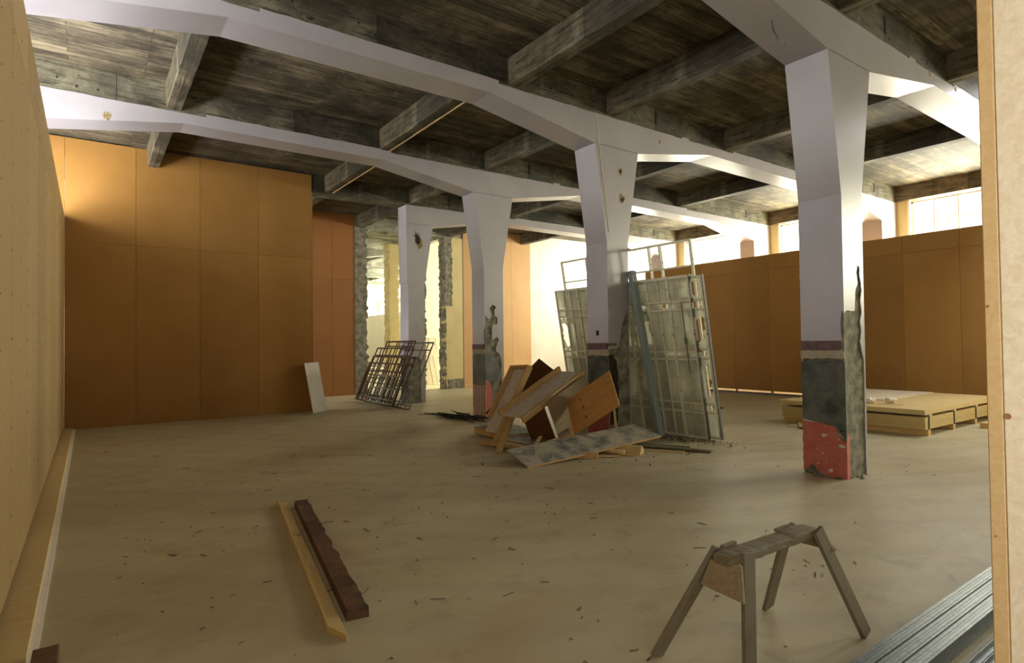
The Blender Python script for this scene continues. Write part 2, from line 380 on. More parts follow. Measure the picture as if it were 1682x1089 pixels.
for i, y in enumerate(FY):
    box('cross_beam', -1.74, 18.62, y+.012, y+TH-.012, 5.495, ZS+.01, 'hall_concrete' if y > 18 else 'beam_concrete', ceil)
    if 1 < i < 6:
        bm = bmesh.new()
        for k in range(46):
            x = random.uniform(-.5, 18.2); z = random.choice([5.60, 5.68, 5.76, 5.84])+random.uniform(-.03, .03); r = random.uniform(.008, .022)
            bmesh.ops.create_cone(bm, cap_ends=True, segments=7, radius1=r, radius2=r*.8, depth=.012, matrix=Matrix.Translation((x, y+.012, z)) @ Matrix.Rotation(R(90), 4, 'X') @ Matrix.Scale(random.uniform(.6, 1.5), 4, (0, 1, 0)))
        h = build('bolt_holes', bm, 'soot', ceil); h['kind'] = 'stuff'
        for sx in (8.45, 17.3):                # dark vertical slots near the column heads
            box('slot', sx, sx+.06, y+.004, y+.02, 5.62, 5.86, 'soot', ceil)

# ------------------------------------------------------------------ painted portal frames
XC0, XC1 = 7.148, 7.658
def frame_polys():
    """outline of the painted beam (x, z) and of the column head"""
    top = []
    for a, b in (((18.69, 5.50), (14.3, 5.50)), ((14.3, 5.54), (10.85, 5.545)), ((10.85, 5.505), (9.4, 5.50)), ((9.4, 5.535), (9.2, 5.535)), ((9.2, 5.50), (4.95, 5.50)), ((4.95, 5.55), (1.6, 5.55)), ((1.6, 5.505), (-1.74, 5.50))):
        top += jag([a, b], .006, .16)
    low = [(-1.74, 4.2), (-1.15, 4.2), (-.85, 4.984), (1.26, 5.335), (4.79, 5.335), (6.906, 4.984), (7.959, 4.984), (10.07, 5.335), (15.75, 5.30), (17.74, 4.90), (17.80, 0.0), (18.69, 0.0)]
    return top + low
FRAME_LABEL = {2: 'mauve painted concrete portal with red-based column, the one by the sawhorse',
               3: 'mauve painted concrete portal whose column rises behind the wood heap and leaning timber',
               4: 'mauve painted concrete portal whose column has drippy red and white stripes at its foot',
               5: 'mauve painted concrete portal with rusty window sashes leaning on its column'}
def coat_left(par, y, i):
    """coats on the -x face: u = distance from the near corner, v = z"""
    t3 = lambda u, v, w: (XC0+.012-w, y+u, v)
    rng = random.Random(i)
    def piece(name, poly, thick, m_, label=None):
        bm = bmesh.new(); prism(bm, poly, t3, thick); o = build(name, bm, m_, par)
        o.location = -par.location
        if label: o['label'] = label
    zb = 1.61 if i != 5 else 1.28
    notch = [(0, zb+.36), (.03, zb+.34), (.045, zb+.2), (.035, zb)] if i in (2, 4) else [(0, zb)]
    piece('paint_coat', jag([(TH, zb), (TH, 3.33)], .004, .1)+[(0, 3.33)]+jag(notch, .006, .05), .0125, 'daylit_paint')
    if i != 5:
        piece('band', [(TH, 1.50), (TH, 1.615), (.05, 1.615), (.05, 1.50)], .022, 'purple_band', 'dark purple moulding')
        piece('plaster_lip', jag([(TH, 1.40), (TH, 1.51), (.03, 1.51), (.0, 1.40)], .009, .04, True, rng), .020, 'lip_plaster', 'broken cream plaster edge')
        piece('dado', [(TH, .70), (TH, 1.37), (TH-.02, 1.385), (.02, 1.385), (0, 1.36), (0, .70)] if i != 2 else jag([(TH, .66), (TH, 1.37)], .002, .2)+[(.02, 1.385)]+[(0, 1.36), (0, .45), (.12, .60)], .016, 'dark_concrete', 'blackened concrete dado')
        zr = .69
        if i == 2:
            piece('white_edge', jag([(TH, .63), (TH, .695), (.30, .69), (.14, .68), (.12, .62), (.3, .625)], .008, .04, True, rng), .0135, 'white_chip', 'chipped white edge')
            piece('red_coat', jag([(TH, .03), (TH, .64), (.15, .63), (.11, .52), (.06, .45), (.0, .42), (0, 0), (.3, .02), (.40, .12)], .010, .05, True, rng), .0145, 'red_paint', 'flaking red paint')
            for q in range(16):
                cx, cz, r = rng.uniform(.04, .46), rng.uniform(.06, .6), rng.choice([.008, .012, .016, .035])
                piece('paint_flake', [(cx+r*rng.uniform(.5, 1.3)*math.cos(a*.9), cz+r*rng.uniform(.4, 1)*math.sin(a*.9)) for a in range(7)], .016, 'white_chip')
        else:
            piece('red_coat', jag([(TH, 0.0), (TH, zr), (.0, zr), (0, 0)], .006, .05, True, rng), .0145, 'red_drips' if i == 4 else 'red_paint', 'red and white streaked paint')
            if i == 4:
                for q in range(13):
                    u = .03+q*.037; w = rng.uniform(.008, .017); h0 = rng.uniform(0, .25)
                    piece('drip', jag([(u+w, h0), (u+w*.7, zr+.03*rng.random()), (u-w, zr), (u-w*.5, h0)], .004, .06, True, rng), .017, 'white_chip' if q % 3 else 'red_paint')
RAWS = {2: [(.0, 1.93), (.05, 1.96), (.27, 1.97), (.30, 2.22), (.36, 2.30), (.33, 2.43), (.36, 2.52), (.41, 2.50), (.415, 2.38), (.46, 2.22), (.42, 2.10), (.445, 1.95), (.40, 1.85), (.42, 1.72), (.38, 1.60), (.44, 1.45), (.475, 1.37), (.47, .7), (.475, 0)],
        3: [(.0, 1.50), (.18, 1.52), (.26, 1.56), (.29, 1.75), (.33, 1.90), (.40, 2.08), (.46, 2.17), (.505, 2.12)],
        4: [(-.01, 2.22), (.04, 2.24), (.10, 2.18), (.16, 2.16), (.18, 2.30), (.13, 2.42), (.22, 2.50), (.32, 2.44), (.26, 2.38), (.27, 2.25), (.35, 2.20), (.33, 2.05), (.22, 2.06), (.19, 1.95), (.20, 1.70), (.33, 1.78), (.38, 1.70), (.30, 1.55), (.30, 1.45), (.40, 1.38), (.44, 1.25), (.445, .6), (.45, 0)],
        5: [(.0, 1.28), (.12, 1.28), (.30, 1.29), (.36, 1.2), (.36, 0)]}
def coat_front(par, y, i):
    t3 = lambda u, v, w: (XC0+u, y+.012-w, v); rng = random.Random(40+i)
    def piece(name, poly, thick, m_, label=None):
        bm = bmesh.new(); prism(bm, poly, t3, thick); o = build(name, bm, m_, par); o.location = -par.location
        if label: o['label'] = label
    raw = jag(RAWS[i], .007, .035, rng=rng); ww = XC1-XC0
    end = [] if raw[-1][1] < .01 else [(ww, raw[-1][1])]
    tail = [(ww, 0)] if raw[-1][1] < .01 else []
    poly = [(0, 3.33)] + raw + end + tail + [(ww, 3.33)]
    poly = [(max(0, min(ww, u)), v) for u, v in poly]
    ded = []
    for p in poly:
        if not ded or math.dist(p, ded[-1]) > 1e-4: ded.append(p)
    piece('paint_coat', ded, .0125, 'mauve_paint')
    if i == 2:
        piece('pink_coat', jag([(0, 0), (.075, 0), (.072, .5), (.03, .55), (0, .45)], .006, .04, True, rng), .012, 'red_paint', 'strip of red paint')
    if i == 3:
        piece('purple_strip', [(0, 1.56), (.19, 1.56), (.19, 1.61), (0, 1.61)], .018, 'purple_band')
        piece('soot_patch', jag([(0, .2), (.2, .25), (.24, .8), (.2, 1.3), (.1, 1.42), (0, 1.40)], .02, .06, True, rng), .004, 'soot', 'black soot mark')
    if i == 4:
        piece('soot_patch', jag([(.02, .8), (.35, .78), (.42, 1.1), (.3, 1.32), (.02, 1.36)], .02, .06, True, rng), .004, 'dark_concrete', 'sooty patch')
        piece('red_coat', jag([(0, 0), (.17, 0), (.2, .4), (.16, .66), (.1, .82), (.03, .8), (0, .6)], .014, .05, True, rng), .008, 'red_paint', 'dripping red paint')
for i in range(2, 6):
    y = FY[i]
    t = empty('concrete_portal', (XC0+.255, y+TH/2, 0), FRAME_LABEL[i], 'concrete frame', 'painted concrete portals of the hall')
    poly = frame_polys()
    if i == 5:   # cut off at its column, plain beam the other way
        poly = [p for p in poly if p[0] >= 6.9] ; poly = [p for p in poly if not (p[0] < 7.2 and p[1] > 5)] + []
        top = [p for p in poly if p[1] > 5.46]; low = [p for p in poly if p[1] <= 5.46 and p[0] > 7.5]
        poly = top + [(7.10, 5.5), (7.10, 4.984)] + low
    bm = bmesh.new(); prism(bm, poly, lambda u, v, w: (u, y+w, v), TH)
    o = build('beam', bm, 'mauve_paint', t); o.location = -t.location
    head = [(6.906, 4.99), (XC0, 3.33), (XC1, 3.33), (7.959, 4.99)] if i != 5 else [(7.10, 4.99), (7.12, 3.33), (XC1, 3.33), (7.93, 4.99)]
    bm = bmesh.new(); prism(bm, head, lambda u, v, w: (u, y+w, v), TH)
    c = build('column_head', bm, 'mauve_paint', t); c.location = -t.location
    if i == 3:
        st = stick('joint_strip', (6.93, y-.003, 5.50), (XC0+.05, y-.003, 3.5), .008, .01, 'cream_plaster', t, (0, 1, 0), 0)
    # raw concrete shaft, rough on its open sides
    bm = bmesh.new(); n = 60; rng = random.Random(i*3)
    a = .012
    ring = [(XC0+a, y+a), (XC0+a+.12, y+a), (XC0+a+.25, y+a), (XC0+a+.38, y+a), (XC1-a, y+a), (XC1-a, y+TH-a), (XC0+a, y+TH-a)]
    rows = []
    for k in range(n+1):
        z = 3.4*k/n
        rows.append([bm.verts.new((px+(rng.uniform(-.012, .006) if 0 < q < 4 else 0)*0, py+(rng.uniform(-.001, .022) if 0 < q < 4 else 0), z)) for q, (px, py) in enumerate(ring)])
    for k in range(n):
        for q in range(7): bm.faces.new((rows[k][q], rows[k][(q+1) % 7], rows[k+1][(q+1) % 7], rows[k+1][q]))
    bm.faces.new(rows[0][::-1]); bm.faces.new(rows[-1]); bmesh.ops.recalc_face_normals(bm, faces=bm.faces[:])
    sh = build('shaft', bm, 'rubble_concrete', t); sh.location = -t.location
    coat_left(sh_p := t, y, i); coat_front(t, y, i)
    # full coats on the two far sides
    bm = bmesh.new(); add_box(bm, XC1-.012, XC1, y, y+TH, 0, 3.33); add_box(bm, XC0, XC1, y+TH-.012, y+TH, 0, 3.33)
    o = build('paint_coat', bm, 'cream_plaster' if i == 2 else 'mauve_paint', t); o.location = -t.location
    # mortar crumbs round the foot
    bm = bmesh.new()
    for q in range(70):
        an = rng.uniform(0, 6.28); px = XC0+.255+math.cos(an)*rng.uniform(.27, .36); py = y+.257+math.sin(an)*rng.uniform(.27, .36); s_ = rng.uniform(.006, .022)
        bmesh.ops.create_icosphere(bm, subdivisions=1, radius=s_, matrix=Matrix.Translation((px, py, s_*.5)) @ Matrix.Scale(.6, 4, (0, 0, 1)))
    o = build('mortar_crumbs', bm, 'rubble_concrete', t); o['kind'] = 'stuff'; o.location = -t.location
    def gouge(x, z, r, seed, face='y', m_='gouge', sx=1.0):
        rg = random.Random(seed); poly = []
        for a_ in range(14):
            an = a_/14*6.283; rr = r*rg.uniform(.55, 1.15); poly.append((x+rr*math.cos(an)*.75*sx, z+rr*math.sin(an)))
        bm = bmesh.new()
        prism(bm, poly, (lambda u, v, w: (u, y-w, v)) if face == 'y' else (lambda u, v, w: (6.93-w, u, v)), .004)
        o = build('gouge', bm, m_, t); o.location = -t.location; return o
    if i == 3:
        gouge(7.50, 4.59, .075, 1); gouge(7.53, 4.12, .095, 2); gouge(7.50, 4.59, .04, 11, m_='soot').location.y -= .003; gouge(7.54, 4.11, .05, 12, m_='soot').location.y -= .003
        box('square_hole', XC0-.004, XC0+.02, y+.225, y+.29, 1.745, 1.83, 'soot', t); box('plaster_drip', XC0-.006, XC0, y+.25, y+.265, 1.42, 1.74, 'white_chip', t)
        gouge(8.55, 5.31, .04, 5)
    if i == 5:
        gouge(7.50, 4.46, .17, 3, m_='gouge'); g = gouge(7.47, 4.52, .13, 4, m_='soot'); g.location.y -= .003
        rg = random.Random(12); bp = []
        for q in range(22):
            an = q/22*6.283; rr = (.17 if q % 2 else .09)*rg.uniform(.6, 1.1)*(1.6 if .6 < an < 2.6 else 1)
            bp.append((7.45+rr*math.cos(an)*.7, 4.56+rr*math.sin(an)))
        bm = bmesh.new(); prism(bm, bp, lambda u, v, w: (u, y-w-.001, v), .003); o = build('soot_burst', bm, 'soot', t); o.location = -t.location
        for zz in (2.35, 2.12, 2.0, 1.7): gouge(7.38, zz, .05, int(zz*10), m_='white_chip'); gouge(7.38, zz, .025, int(zz*9), m_='soot').location.y -= .003
    if i == 4: gouge(.21, 5.235, .075, 6)
    if i == 2:
        for gx, gz, r in ((9.9, 5.47, .05), (10.9, 5.48, .04), (12.3, 5.46, .05)): gouge(gx, gz, r, int(gx*10), m_='gouge')

# raw portals of the hall beyond the broken wall
for i in range(7, len(FY)):
    y = FY[i]
    t = empty('concrete_portal', (XC0+.255, y+TH/2, 0), 'bare grey concrete portal in the hall beyond the broken wall', 'concrete frame', 'bare concrete portals beyond the broken wall')
    bm = bmesh.new(); prism(bm, frame_polys(), lambda u, v, w: (u, y+w, v), TH); o = build('beam', bm, 'hall_concrete', t); o.location = -t.location
    bm = bmesh.new(); prism(bm, [(6.906, 4.99), (XC0, 3.33), (XC0, 0), (XC1, 0), (XC1, 3.33), (7.959, 4.99)], lambda u, v, w: (u, y+w, v), TH); o = build('column', bm, 'hall_concrete', t); o.location = -t.location

# ------------------------------------------------------------------ window walls
wr = empty('wall_outer_right', (0, 0, 0), None, None, kind='structure')
wl = empty('wall_outer_left', (0, 0, 0), None, None, kind='structure')
wn = 0
def steel_window(x, y0, y1, side):
    global wn
    wn += 1
    w = empty('window_%d' % wn, (x, y0, WZ0), None, None, kind='structure')
    bm = bmesh.new(); Wd = y1-y0; Hh = WZ1-WZ0
    for (a, b_, c, d) in ((0, .05, 0, Hh), (Wd-.05, Wd, 0, Hh), (0, Wd, 0, .05), (0, Wd, Hh-.05, Hh)): add_box(bm, -.03, .03, a, b_, c, d)
    build('frame', bm, 'frame_white', w)
    ys = [0.05, .70, 1.56, 2.12, Wd-.05]
    zs = [0.05, .62, 1.26, 1.90, Hh-.05]
    for yy in ys[1:-1]:
        bm = bmesh.new(); add_box(bm, -.02, .02, yy-.014, yy+.014, .05, Hh-.05); build('mullion', bm, 'frame_white', w)
    for zz in zs[1:-1]:
        bm = bmesh.new(); add_box(bm, -.018, .018, .05, Wd-.05, zz-.012, zz+.012); build('transom', bm, 'frame_white', w)
    for a in range(4):
        for c in range(4):
            bm = bmesh.new(); add_box(bm, -.002, .002, ys[a]+.012, ys[a+1]-.012, zs[c]+.01, zs[c+1]-.01); build('pane', bm, 'window_glass', w)
for i in range(0, len(FY)-1):
    y0, y1 = FY[i]+TH+.33, FY[i+1]-.33
    for (wx, par, x0, x1, pm) in ((XW, wr, XW, XW+.25, 'yellow_plaster'), (XE, wl, XE-.25, XE, 'white_plaster')):
        if par is wl and y0 > 20: continue
        if par is wl and y0 < 3.5:
            box('wall_piece', x0, x1, FY[i]-.33, FY[i+1]-.33, 0, ZT, pm, par); continue
        box('wall_piece', x0, x1, FY[i]-.33, y0, 0, ZT, pm, par)
        box('wall_piece', x0, x1, y0, y1, 0, WZ0, pm, par)
        steel_window((x0+x1)/2, y0, y1, 0)
        if par is wr:
            box('jamb', XW-.01, XW+.1, y1-.002, y1+.06, WZ0, ZT-.05, 'frame_white', wr)
struct(box('wall_outer_left', XE-.25, XE, 19.6, YZ, 0, ZT, 'white_plaster'))
struct(box('wall_front', -2.2, 19.2, YA-.2, YA, 0, ZS, 'white_plaster'))
struct(box('wall_end', -2.2, 19.2, YZ, YZ+.2, 0, ZS, 'white_plaster'))

# ------------------------------------------------------------------ gallery partitions in orange hardboard
GAP = .006
def panels_x(par, y, x_edges, z_edges, mtl, thick=.016, sgn=1):
    for a in range(len(x_edges)-1):
        for c in range(len(z_edges)-1):
            o = box('panel', x_edges[a]+GAP/2, x_edges[a+1]-GAP/2, y, y+thick, z_edges[c]+GAP/2, z_edges[c+1]-GAP/2, mtl, par)
def panels_y(par, x, y_edges, z_edges, mtl, thick=.016):
    for a in range(len(y_edges)-1):
        for c in range(len(z_edges)-1):
            box('panel', min(x, x+thick), max(x, x+thick), y_edges[a]+GAP/2, y_edges[a+1]-GAP/2, z_edges[c]+GAP/2, z_edges[c+1]-GAP/2, mtl, par)
# far partition
YAF = 14.80
wf = empty('wall_far', (0, 0, 0), None, None, kind='structure')
panels_x(wf, YAF, [-1.66, -.413, .80, 2.015, 3.25, 4.51], [0.0, 3.80, ZS-.03], 'hardboard')
box('panel_backing', -.41, 4.50, YAF+.017, YAF+.12, 0, 5.38, 'dark_ply', wf)
box('panel', 4.512, 4.526, YAF, YAF+.13, 0, 5.45, 'hardboard_red', wf)
# left partition, standing on a sole plate with daylight passing under it
wlp = empty('wall_left', (0, 0, 0), None, None, kind='structure')
ye = [14.79-1.22*k for k in range(0, 15)][::-1]
panels_y(wlp, -.413, ye, [.10, 3.80, 4.30], 'gallery_board', -.016)
for y in ye: box('stud', -.52, -.431, y-.022, y+.022, .04, 4.28, 'pale_lumber', wlp)
box('top_plate', -.52, -.431, ye[0], 14.79, 4.255, 4.295, 'pale_lumber', wlp)
panels_y(wlp, -.524, ye, [.16, 3.80, 4.30], 'hardboard', -.012)
screws = bmesh.new()
for y in ye:
    for dy in (-.03, .03):
        for k in range(14):
            if random.random() < .8: bmesh.ops.create_cone(screws, cap_ends=True, segments=6, radius1=.006, radius2=.005, depth=.003, matrix=Matrix.Translation((-.412, y+dy, .25+k*.29)) @ Matrix.Rotation(R(90), 4, 'Y'))
    for k in range(12):
        bmesh.ops.create_cone(screws, cap_ends=True, segments=6, radius1=.005, radius2=.005, depth=.003, matrix=Matrix.Translation((-.412, y+.61, .3+k*.33)) @ Matrix.Rotation(R(90), 4, 'Y'))
o = build('screw_heads', screws, 'dark_steel', wlp); o['kind'] = 'stuff'
for a in range(5):
    box('sole_plate', -.535, -.262, 14.7-3.66*(a+1)+.003, 14.7-3.66*a-.003, 00.0, .042, 'plate_pine', wlp, .003)
tr = box('floor_track', -.262, -.222, -3.4, 14.7, 0, .012, 'track_white', wlp); tr['label'] = 'pale strip along the foot of the wall'
# right partition
wrp = empty('wall_right', (0, 0, 0), None, None, kind='structure')
XR = 16.42
yr = [14.50, 13.32, 12.13, 10.90, 9.72, 8.53, 7.36, 6.18, 5.0, 3.82, 2.64, 1.46]
panels_y(wrp, XR, yr[::-1], [.11, 3.74, 4.18], 'hardboard', .016)
for y in yr: box('stud', XR+.018, XR+.11, y-.022, y+.022, 0, 4.17, 'pale_lumber', wrp)
panels_y(wrp, XR+.112, yr[::-1], [.11, 3.74, 4.18], 'hardboard', .012)
box('sole_plate', XR-.02, XR+.13, 1.46, 14.5, 0, .05, 'red_brown_wood', wrp)
tag(box('conduit', XR-.14, XR-.10, 4.2, 11.6, .03, .065, 'galvanised'), 'long grey metal pipe lying along the foot of the orange partition', 'pipe').location.z = .0175
# broken wall and its neighbours at the fifth portal
YB = Y0+DY*4
wb = empty('wall_back', (0, 0, 0), None, None, kind='structure')
panels_x(wb, YB, [3.9, 5.11, 6.325, 7.08], [0.0, 3.78, ZS-.02], 'hardboard_red')
box('panel_backing', 3.9, 7.06, YB+.018, YB+.3, 0, 5.4, 'rubble_concrete', wb)
def rough_wall(name, x0, x1, y0, y1, z0, z1, mtl, par, jl=0, jr=0, seed=0, jb=0):
    rng = random.Random(seed); st_ = .07
    pts = [(x0, z0), (x1, z0), (x1, z1), (x0, z1)]
    def side(a, b, amp):
        return jag([a, b], amp, st_, rng=rng)[:-1] if amp else [a]
    poly = side(pts[0], pts[1], jb) + side(pts[1], pts[2], jr) + [pts[2]] + side(pts[3], pts[0], jl)
    bm = bmesh.new(); th = y1-y0; k = 4
    for q in range(k):
        pj = [(u+rng.uniform(-.02, .02)*(1 if (jr and abs(u-x1) < .12) or (jl and abs(u-x0) < .12) else 0), v) for u, v in poly]
        prism(bm, pj, lambda u, v, w, q=q: (u, y0+th*q/k+w, v), th/k)
    return build(name, bm, mtl, par)
rough_wall('pier', 7.08, 7.50, YB-.02, YB+.45, 0, 5.52, 'rubble_concrete', wb, 0, .05, 1)
rough_wall('lintel', 7.3, 10.95, YB+.02, YB+.46, 5.50, ZS, 'rubble_concrete', wb, 0, 0, 2, .05)
rough_wall('pier', 9.25, 9.98, YB+.62, YB+1.0, 0, 5.5, 'rubble_concrete', wb, .02, .05, 3)
rough_wall('pier', 10.45, 10.80, YB-.01, YB+.45, 0, 5.5, 'rubble_concrete', wb, .02, .06, 4)
o = rough_wall('plaster_strip', 10.74, 11.18, YB-.022, YB+.30, .35, 5.5, 'yellow_plaster', wb, .03, 0, 5); o['label'] = 'yellow plaster'
rough_wall('plaster_strip', 10.47, 10.80, YB-.035, YB+.30, .05, 3.0, 'yellow_plaster', wb, .02, .03, 6)
rough_wall('foot', 10.5, 11.17, YB-.04, YB+.3, 0, .34, 'rubble_concrete', wb, 0, 0, 7)
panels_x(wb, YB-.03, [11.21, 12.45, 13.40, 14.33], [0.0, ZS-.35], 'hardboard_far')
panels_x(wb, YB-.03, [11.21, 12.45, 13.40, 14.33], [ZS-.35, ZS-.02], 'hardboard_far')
box('panel_backing', 11.2, 14.33, YB-.01, YB+.3, 0, ZS-.42, 'white_plaster', wb)
box('plaster', 14.33, 19.0, YB-.03, YB+.3, 0, ZS, 'white_plaster', wb)
# things seen through the opening
struct(rough_wall('wall_inner', 10.7, 12.9, 21.2, 21.45, 0, 5.9, 'white_plaster', None, .0, 0, 8))
tag(rough_wall('plastered_pier', 9.33, 9.72, 21.0, 21.5, 0, 5.5, 'yellow_plaster', None, .02, .02, 9), 'pale yellow plastered pier in the hall beyond the broken wall', 'pier')
wi = empty('wall_inner_right', (0, 0, 0), None, None, kind='structure')
panels_y(wi, 16.3, [22.0+1.22*k for k in range(0, 22)], [0.02, 3.7], 'paper', .02)
mw, L = beam_mw((8.28, 23.0, 0.0), (8.05, 23.35, 3.0), (-1, 0, 0))
tag(local_box('leaning_board', L, .45, .02, 'hardboard_red', mw), 'tall orange board leaning in the hall beyond the broken wall', 'board')

# ------------------------------------------------------------------ post at the picture's edge
p = empty('timber_post', (1.65, .40, 0), 'tall pale timber post with knots, standing beside the steel studs', 'post')
box('stud', 1.60, 1.69, .4165, .4445, 0, 4.2, 'post_edge', p, .002)
box('stud', 1.60, 1.69, .330, .4155, 0, 4.2, 'pale_pine', p, .002)
simple('knot_wood', (.26, .12, .045), (.36, .18, .07), 20, .6)
for (yy, zz, r) in ((.4085, 1.462, .0065), (.438, 1.70, .003), (.435, 1.20, .002)):
    bm = bmesh.new()
    bmesh.ops.create_cone(bm, cap_ends=True, segments=14, radius1=r, radius2=r*.9, depth=.002, matrix=Matrix.Translation((1.5995, yy, zz)) @ Matrix.Rotation(R(90), 4, 'Y'))
    o = build('knot', bm, 'knot_wood', p); o.location = -p.location

# ------------------------------------------------------------------ steel studs stacked on the floor
for k in range(6):
    lab = ['galvanised steel stud, farthest back in the stack by the post', 'galvanised steel stud, second from the back in the stack by the post', 'galvanised steel stud, third from the back in the stack by the post',
           'galvanised steel stud, fourth from the back in the stack by the post', 'galvanised steel stud, fifth from the back in the stack by the post', 'galvanised steel stud at the front of the stack by the post'][k]
    y1_ = 1.366-k*.0355; h = .100+.004*(k % 2)-.003*k; x0_ = 1.9+.05*(k % 3); x1_ = 6.2
    bm = bmesh.new(); y0_ = y1_-.0335; t_ = .0025
    add_box(bm, x0_, x1_, y0_, y1_, h-t_, h)                 # web
    add_box(bm, x0_, x1_, y0_, y0_+t_, .001, h-t_); add_box(bm, x0_, x1_, y1_-t_, y1_, .001, h-t_)
    add_box(bm, x0_, x1_, y0_+t_, y0_+.009, .001, .004); add_box(bm, x0_, x1_, y1_-.009, y1_-t_, .001, .004)
    add_box(bm, x0_, x1_, y0_+.013, y0_+.019, h-.0005, h+.002)   # rib along the web
    tag(build('steel_stud', bm, 'galvanised'), lab, 'steel stud', 'galvanised studs stacked by the post')
for k in range(2):
    bm = bmesh.new(); y1_ = 1.085-k*.045; x0_, x1_ = 2.6, 6.0
    add_box(bm, x0_, x1_, y1_-.04, y1_, .0, .003); add_box(bm, x0_, x1_, y1_-.04, y1_-.0375, .003, .028); add_box(bm, x0_, x1_, y1_-.0025, y1_, .003, .028)
    tag(build('steel_track', bm, 'galvanised'), ['low steel track lying just in front of the stud stack', 'low steel track lying nearest the post'][k], 'steel track', 'loose steel tracks')

# ------------------------------------------------------------------ sawhorse
t = empty('sawhorse', (2.95, 1.80, 0), 'old weathered wooden sawhorse standing on the bare floor', 'sawhorse')
bm = bmesh.new(); mw, L = beam_mw((2.545, 1.79, .548), (3.325, 1.757, .553))
secs = 18; rows = []; rng = random.Random(5)
for s in range(secs+1):
    x = -L/2+L*s/secs; e = .82 if s in (0, secs) else 1
    prof = [(-.058, -.022), (-.044, -.032), (.044, -.032), (.058, -.022), (.058, .018), (.046, .028), (-.046, .028), (-.058, .018)]
    wear = .008 if 4 < s < 13 else .003
    rows.append([bm.verts.new((x, py*e+rng.uniform(-.002, .002), pz*e+rng.uniform(-.002, .002)-(wear if pz > 0 else 0))) for py, pz in prof])
for s in range(secs):
    for q in range(8): bm.faces.new((rows[s][q], rows[s][(q+1) % 8], rows[s+1][(q+1) % 8], rows[s+1][q]))
bm.faces.new(rows[0][::-1]); bm.faces.new(rows[-1]); bmesh.ops.recalc_face_normals(bm, faces=bm.faces[:])
o = build('top_beam', bm, 'old_wood', t); o.matrix_local = parent_inv(t) @ mw
LEGS = [((2.375, 2.075), (2.615, 1.855)), ((2.575, 1.665), (2.665, 1.72)), ((3.345, 2.035), (3.235, 1.825)), ((3.47, 1.525), (3.285, 1.69))]
for (fx, fy), (tx, ty) in LEGS:
    d = Vector((tx-fx, ty-fy, .555)); end_ = Vector((tx, ty, .575)); outy = 1 if fy > 1.8 else -1
    mw, L = beam_mw((fx, fy, .0), end_, (0, outy, .25))
    bm = bmesh.new(); add_box(bm, -L/2, L/2, -.044, .044, -.012, .012, .002)
    for v in bm.verts:
        if v.co.x < -L/2+.004: v.co.x = -L/2 + (.0 if v.co.z > 0 else .004) + abs(v.co.y)*.25
    o = build('leg', bm, 'old_wood', t); o.matrix_local = parent_inv(t) @ mw
for quad in (((2.505, 1.885, .405), (2.515, 1.65, .385), (2.575, 1.70, .535), (2.55, 1.855, .53)), ((3.345, 1.88, .455), (3.36, 1.63, .455), (3.315, 1.69, .53), (3.305, 1.82, .53))):
    v0, v1, v2, v3 = map(Vector, quad)
    bm = bmesh.new(); n_ = (v1-v0).cross(v3-v0).normalized()*.018
    lo = [bm.verts.new(v) for v in (v0, v1, v2, v3)]; hi = [bm.verts.new(v-n_) for v in (v0, v1, v2, v3)]
    bm.faces.new(lo[::-1]); bm.faces.new(hi)
    for q in range(4): bm.faces.new((lo[q], lo[(q+1) % 4], hi[(q+1) % 4], hi[q]))
    bmesh.ops.recalc_face_normals(bm, faces=bm.faces[:])
    o = build('end_brace', bm, 'brace_wood', t); o.location = -t.location
for (x_, y_) in ((2.675, 1.836), (3.14, 1.816)):
    mw, L = beam_mw((x_-.055, y_+.002, .579), (x_+.055, y_-.002, .582)); o = local_box('cleat', L, .022, .016, 'old_wood', mw, t)

# ------------------------------------------------------------------ two timbers lying in the foreground
def timber(name, a, b_, w, t_, mtl, label, taper=True):
    mw, L = beam_mw(a, b_); bm = bmesh.new(); add_box(bm, -L/2, L/2, -w/2, w/2, -t_/2, t_/2, .003)
    if taper:
        for v in bm.verts:
            if v.co.x > L/2-.01 and v.co.y < 0: v.co.x -= .16
            if v.co.x < -L/2+.01 and v.co.y > 0: v.co.x += .10
    o = build(name, bm, mtl); o.matrix_world = mw; tag(o, label, 'timber'); return o
tm = timber('timber', (1.615, 6.36, .019), (1.115, 3.20, .019), .082, .038, 'pale_lumber', 'pale yellow timber with a pencilled 9, lying on the floor')
bm = bmesh.new()   # the pencilled figure
for k in range(12):
    a0, a1 = k/12*6.283, (k+1)/12*6.283
    c0 = Vector((-.36+.030*math.cos(a0), .022*math.sin(a0), .0202)); c1 = Vector((-.36+.030*math.cos(a1), .022*math.sin(a1), .0202)); w_ = (c0-Vector((-.36, 0, .0202))).normalized()*.003; w2 = (c1-Vector((-.36, 0, .0202))).normalized()*.003
    bm.faces.new([bm.verts.new(c0-w_), bm.verts.new(c1-w2), bm.verts.new(c1+w2), bm.verts.new(c0+w_)])
add_box(bm, -.36, -.29, .018, .022, .0195, .0205)
o = build('pencil_mark', bm, 'soot', tm)
mw, L = beam_mw((1.745, 6.12, .036), (1.300, 3.42, .036)); bm = bmesh.new(); rng = random.Random(8)
secs = 40; rows = []
for s in range(secs+1):
    x = -L/2+L*s/secs; w1 = .066+rng.uniform(-.010, .006)+(-.02 if s in (17, 18, 23) else 0)
    rows.append([bm.verts.new((x, py, pz)) for py, pz in ((-.066, -.036), (w1, -.036), (w1-.003, .033+rng.uniform(-.006, .002)), (-.064, .034))])
for s in range(secs):
    for q in range(4): bm.faces.new((rows[s][q], rows[s][(q+1) % 4], rows[s+1][(q+1) % 4], rows[s+1][q]))
bm.faces.new(rows[0][::-1]); bm.faces.new(rows[-1]); bmesh.ops.recalc_face_normals(bm, faces=bm.faces[:])
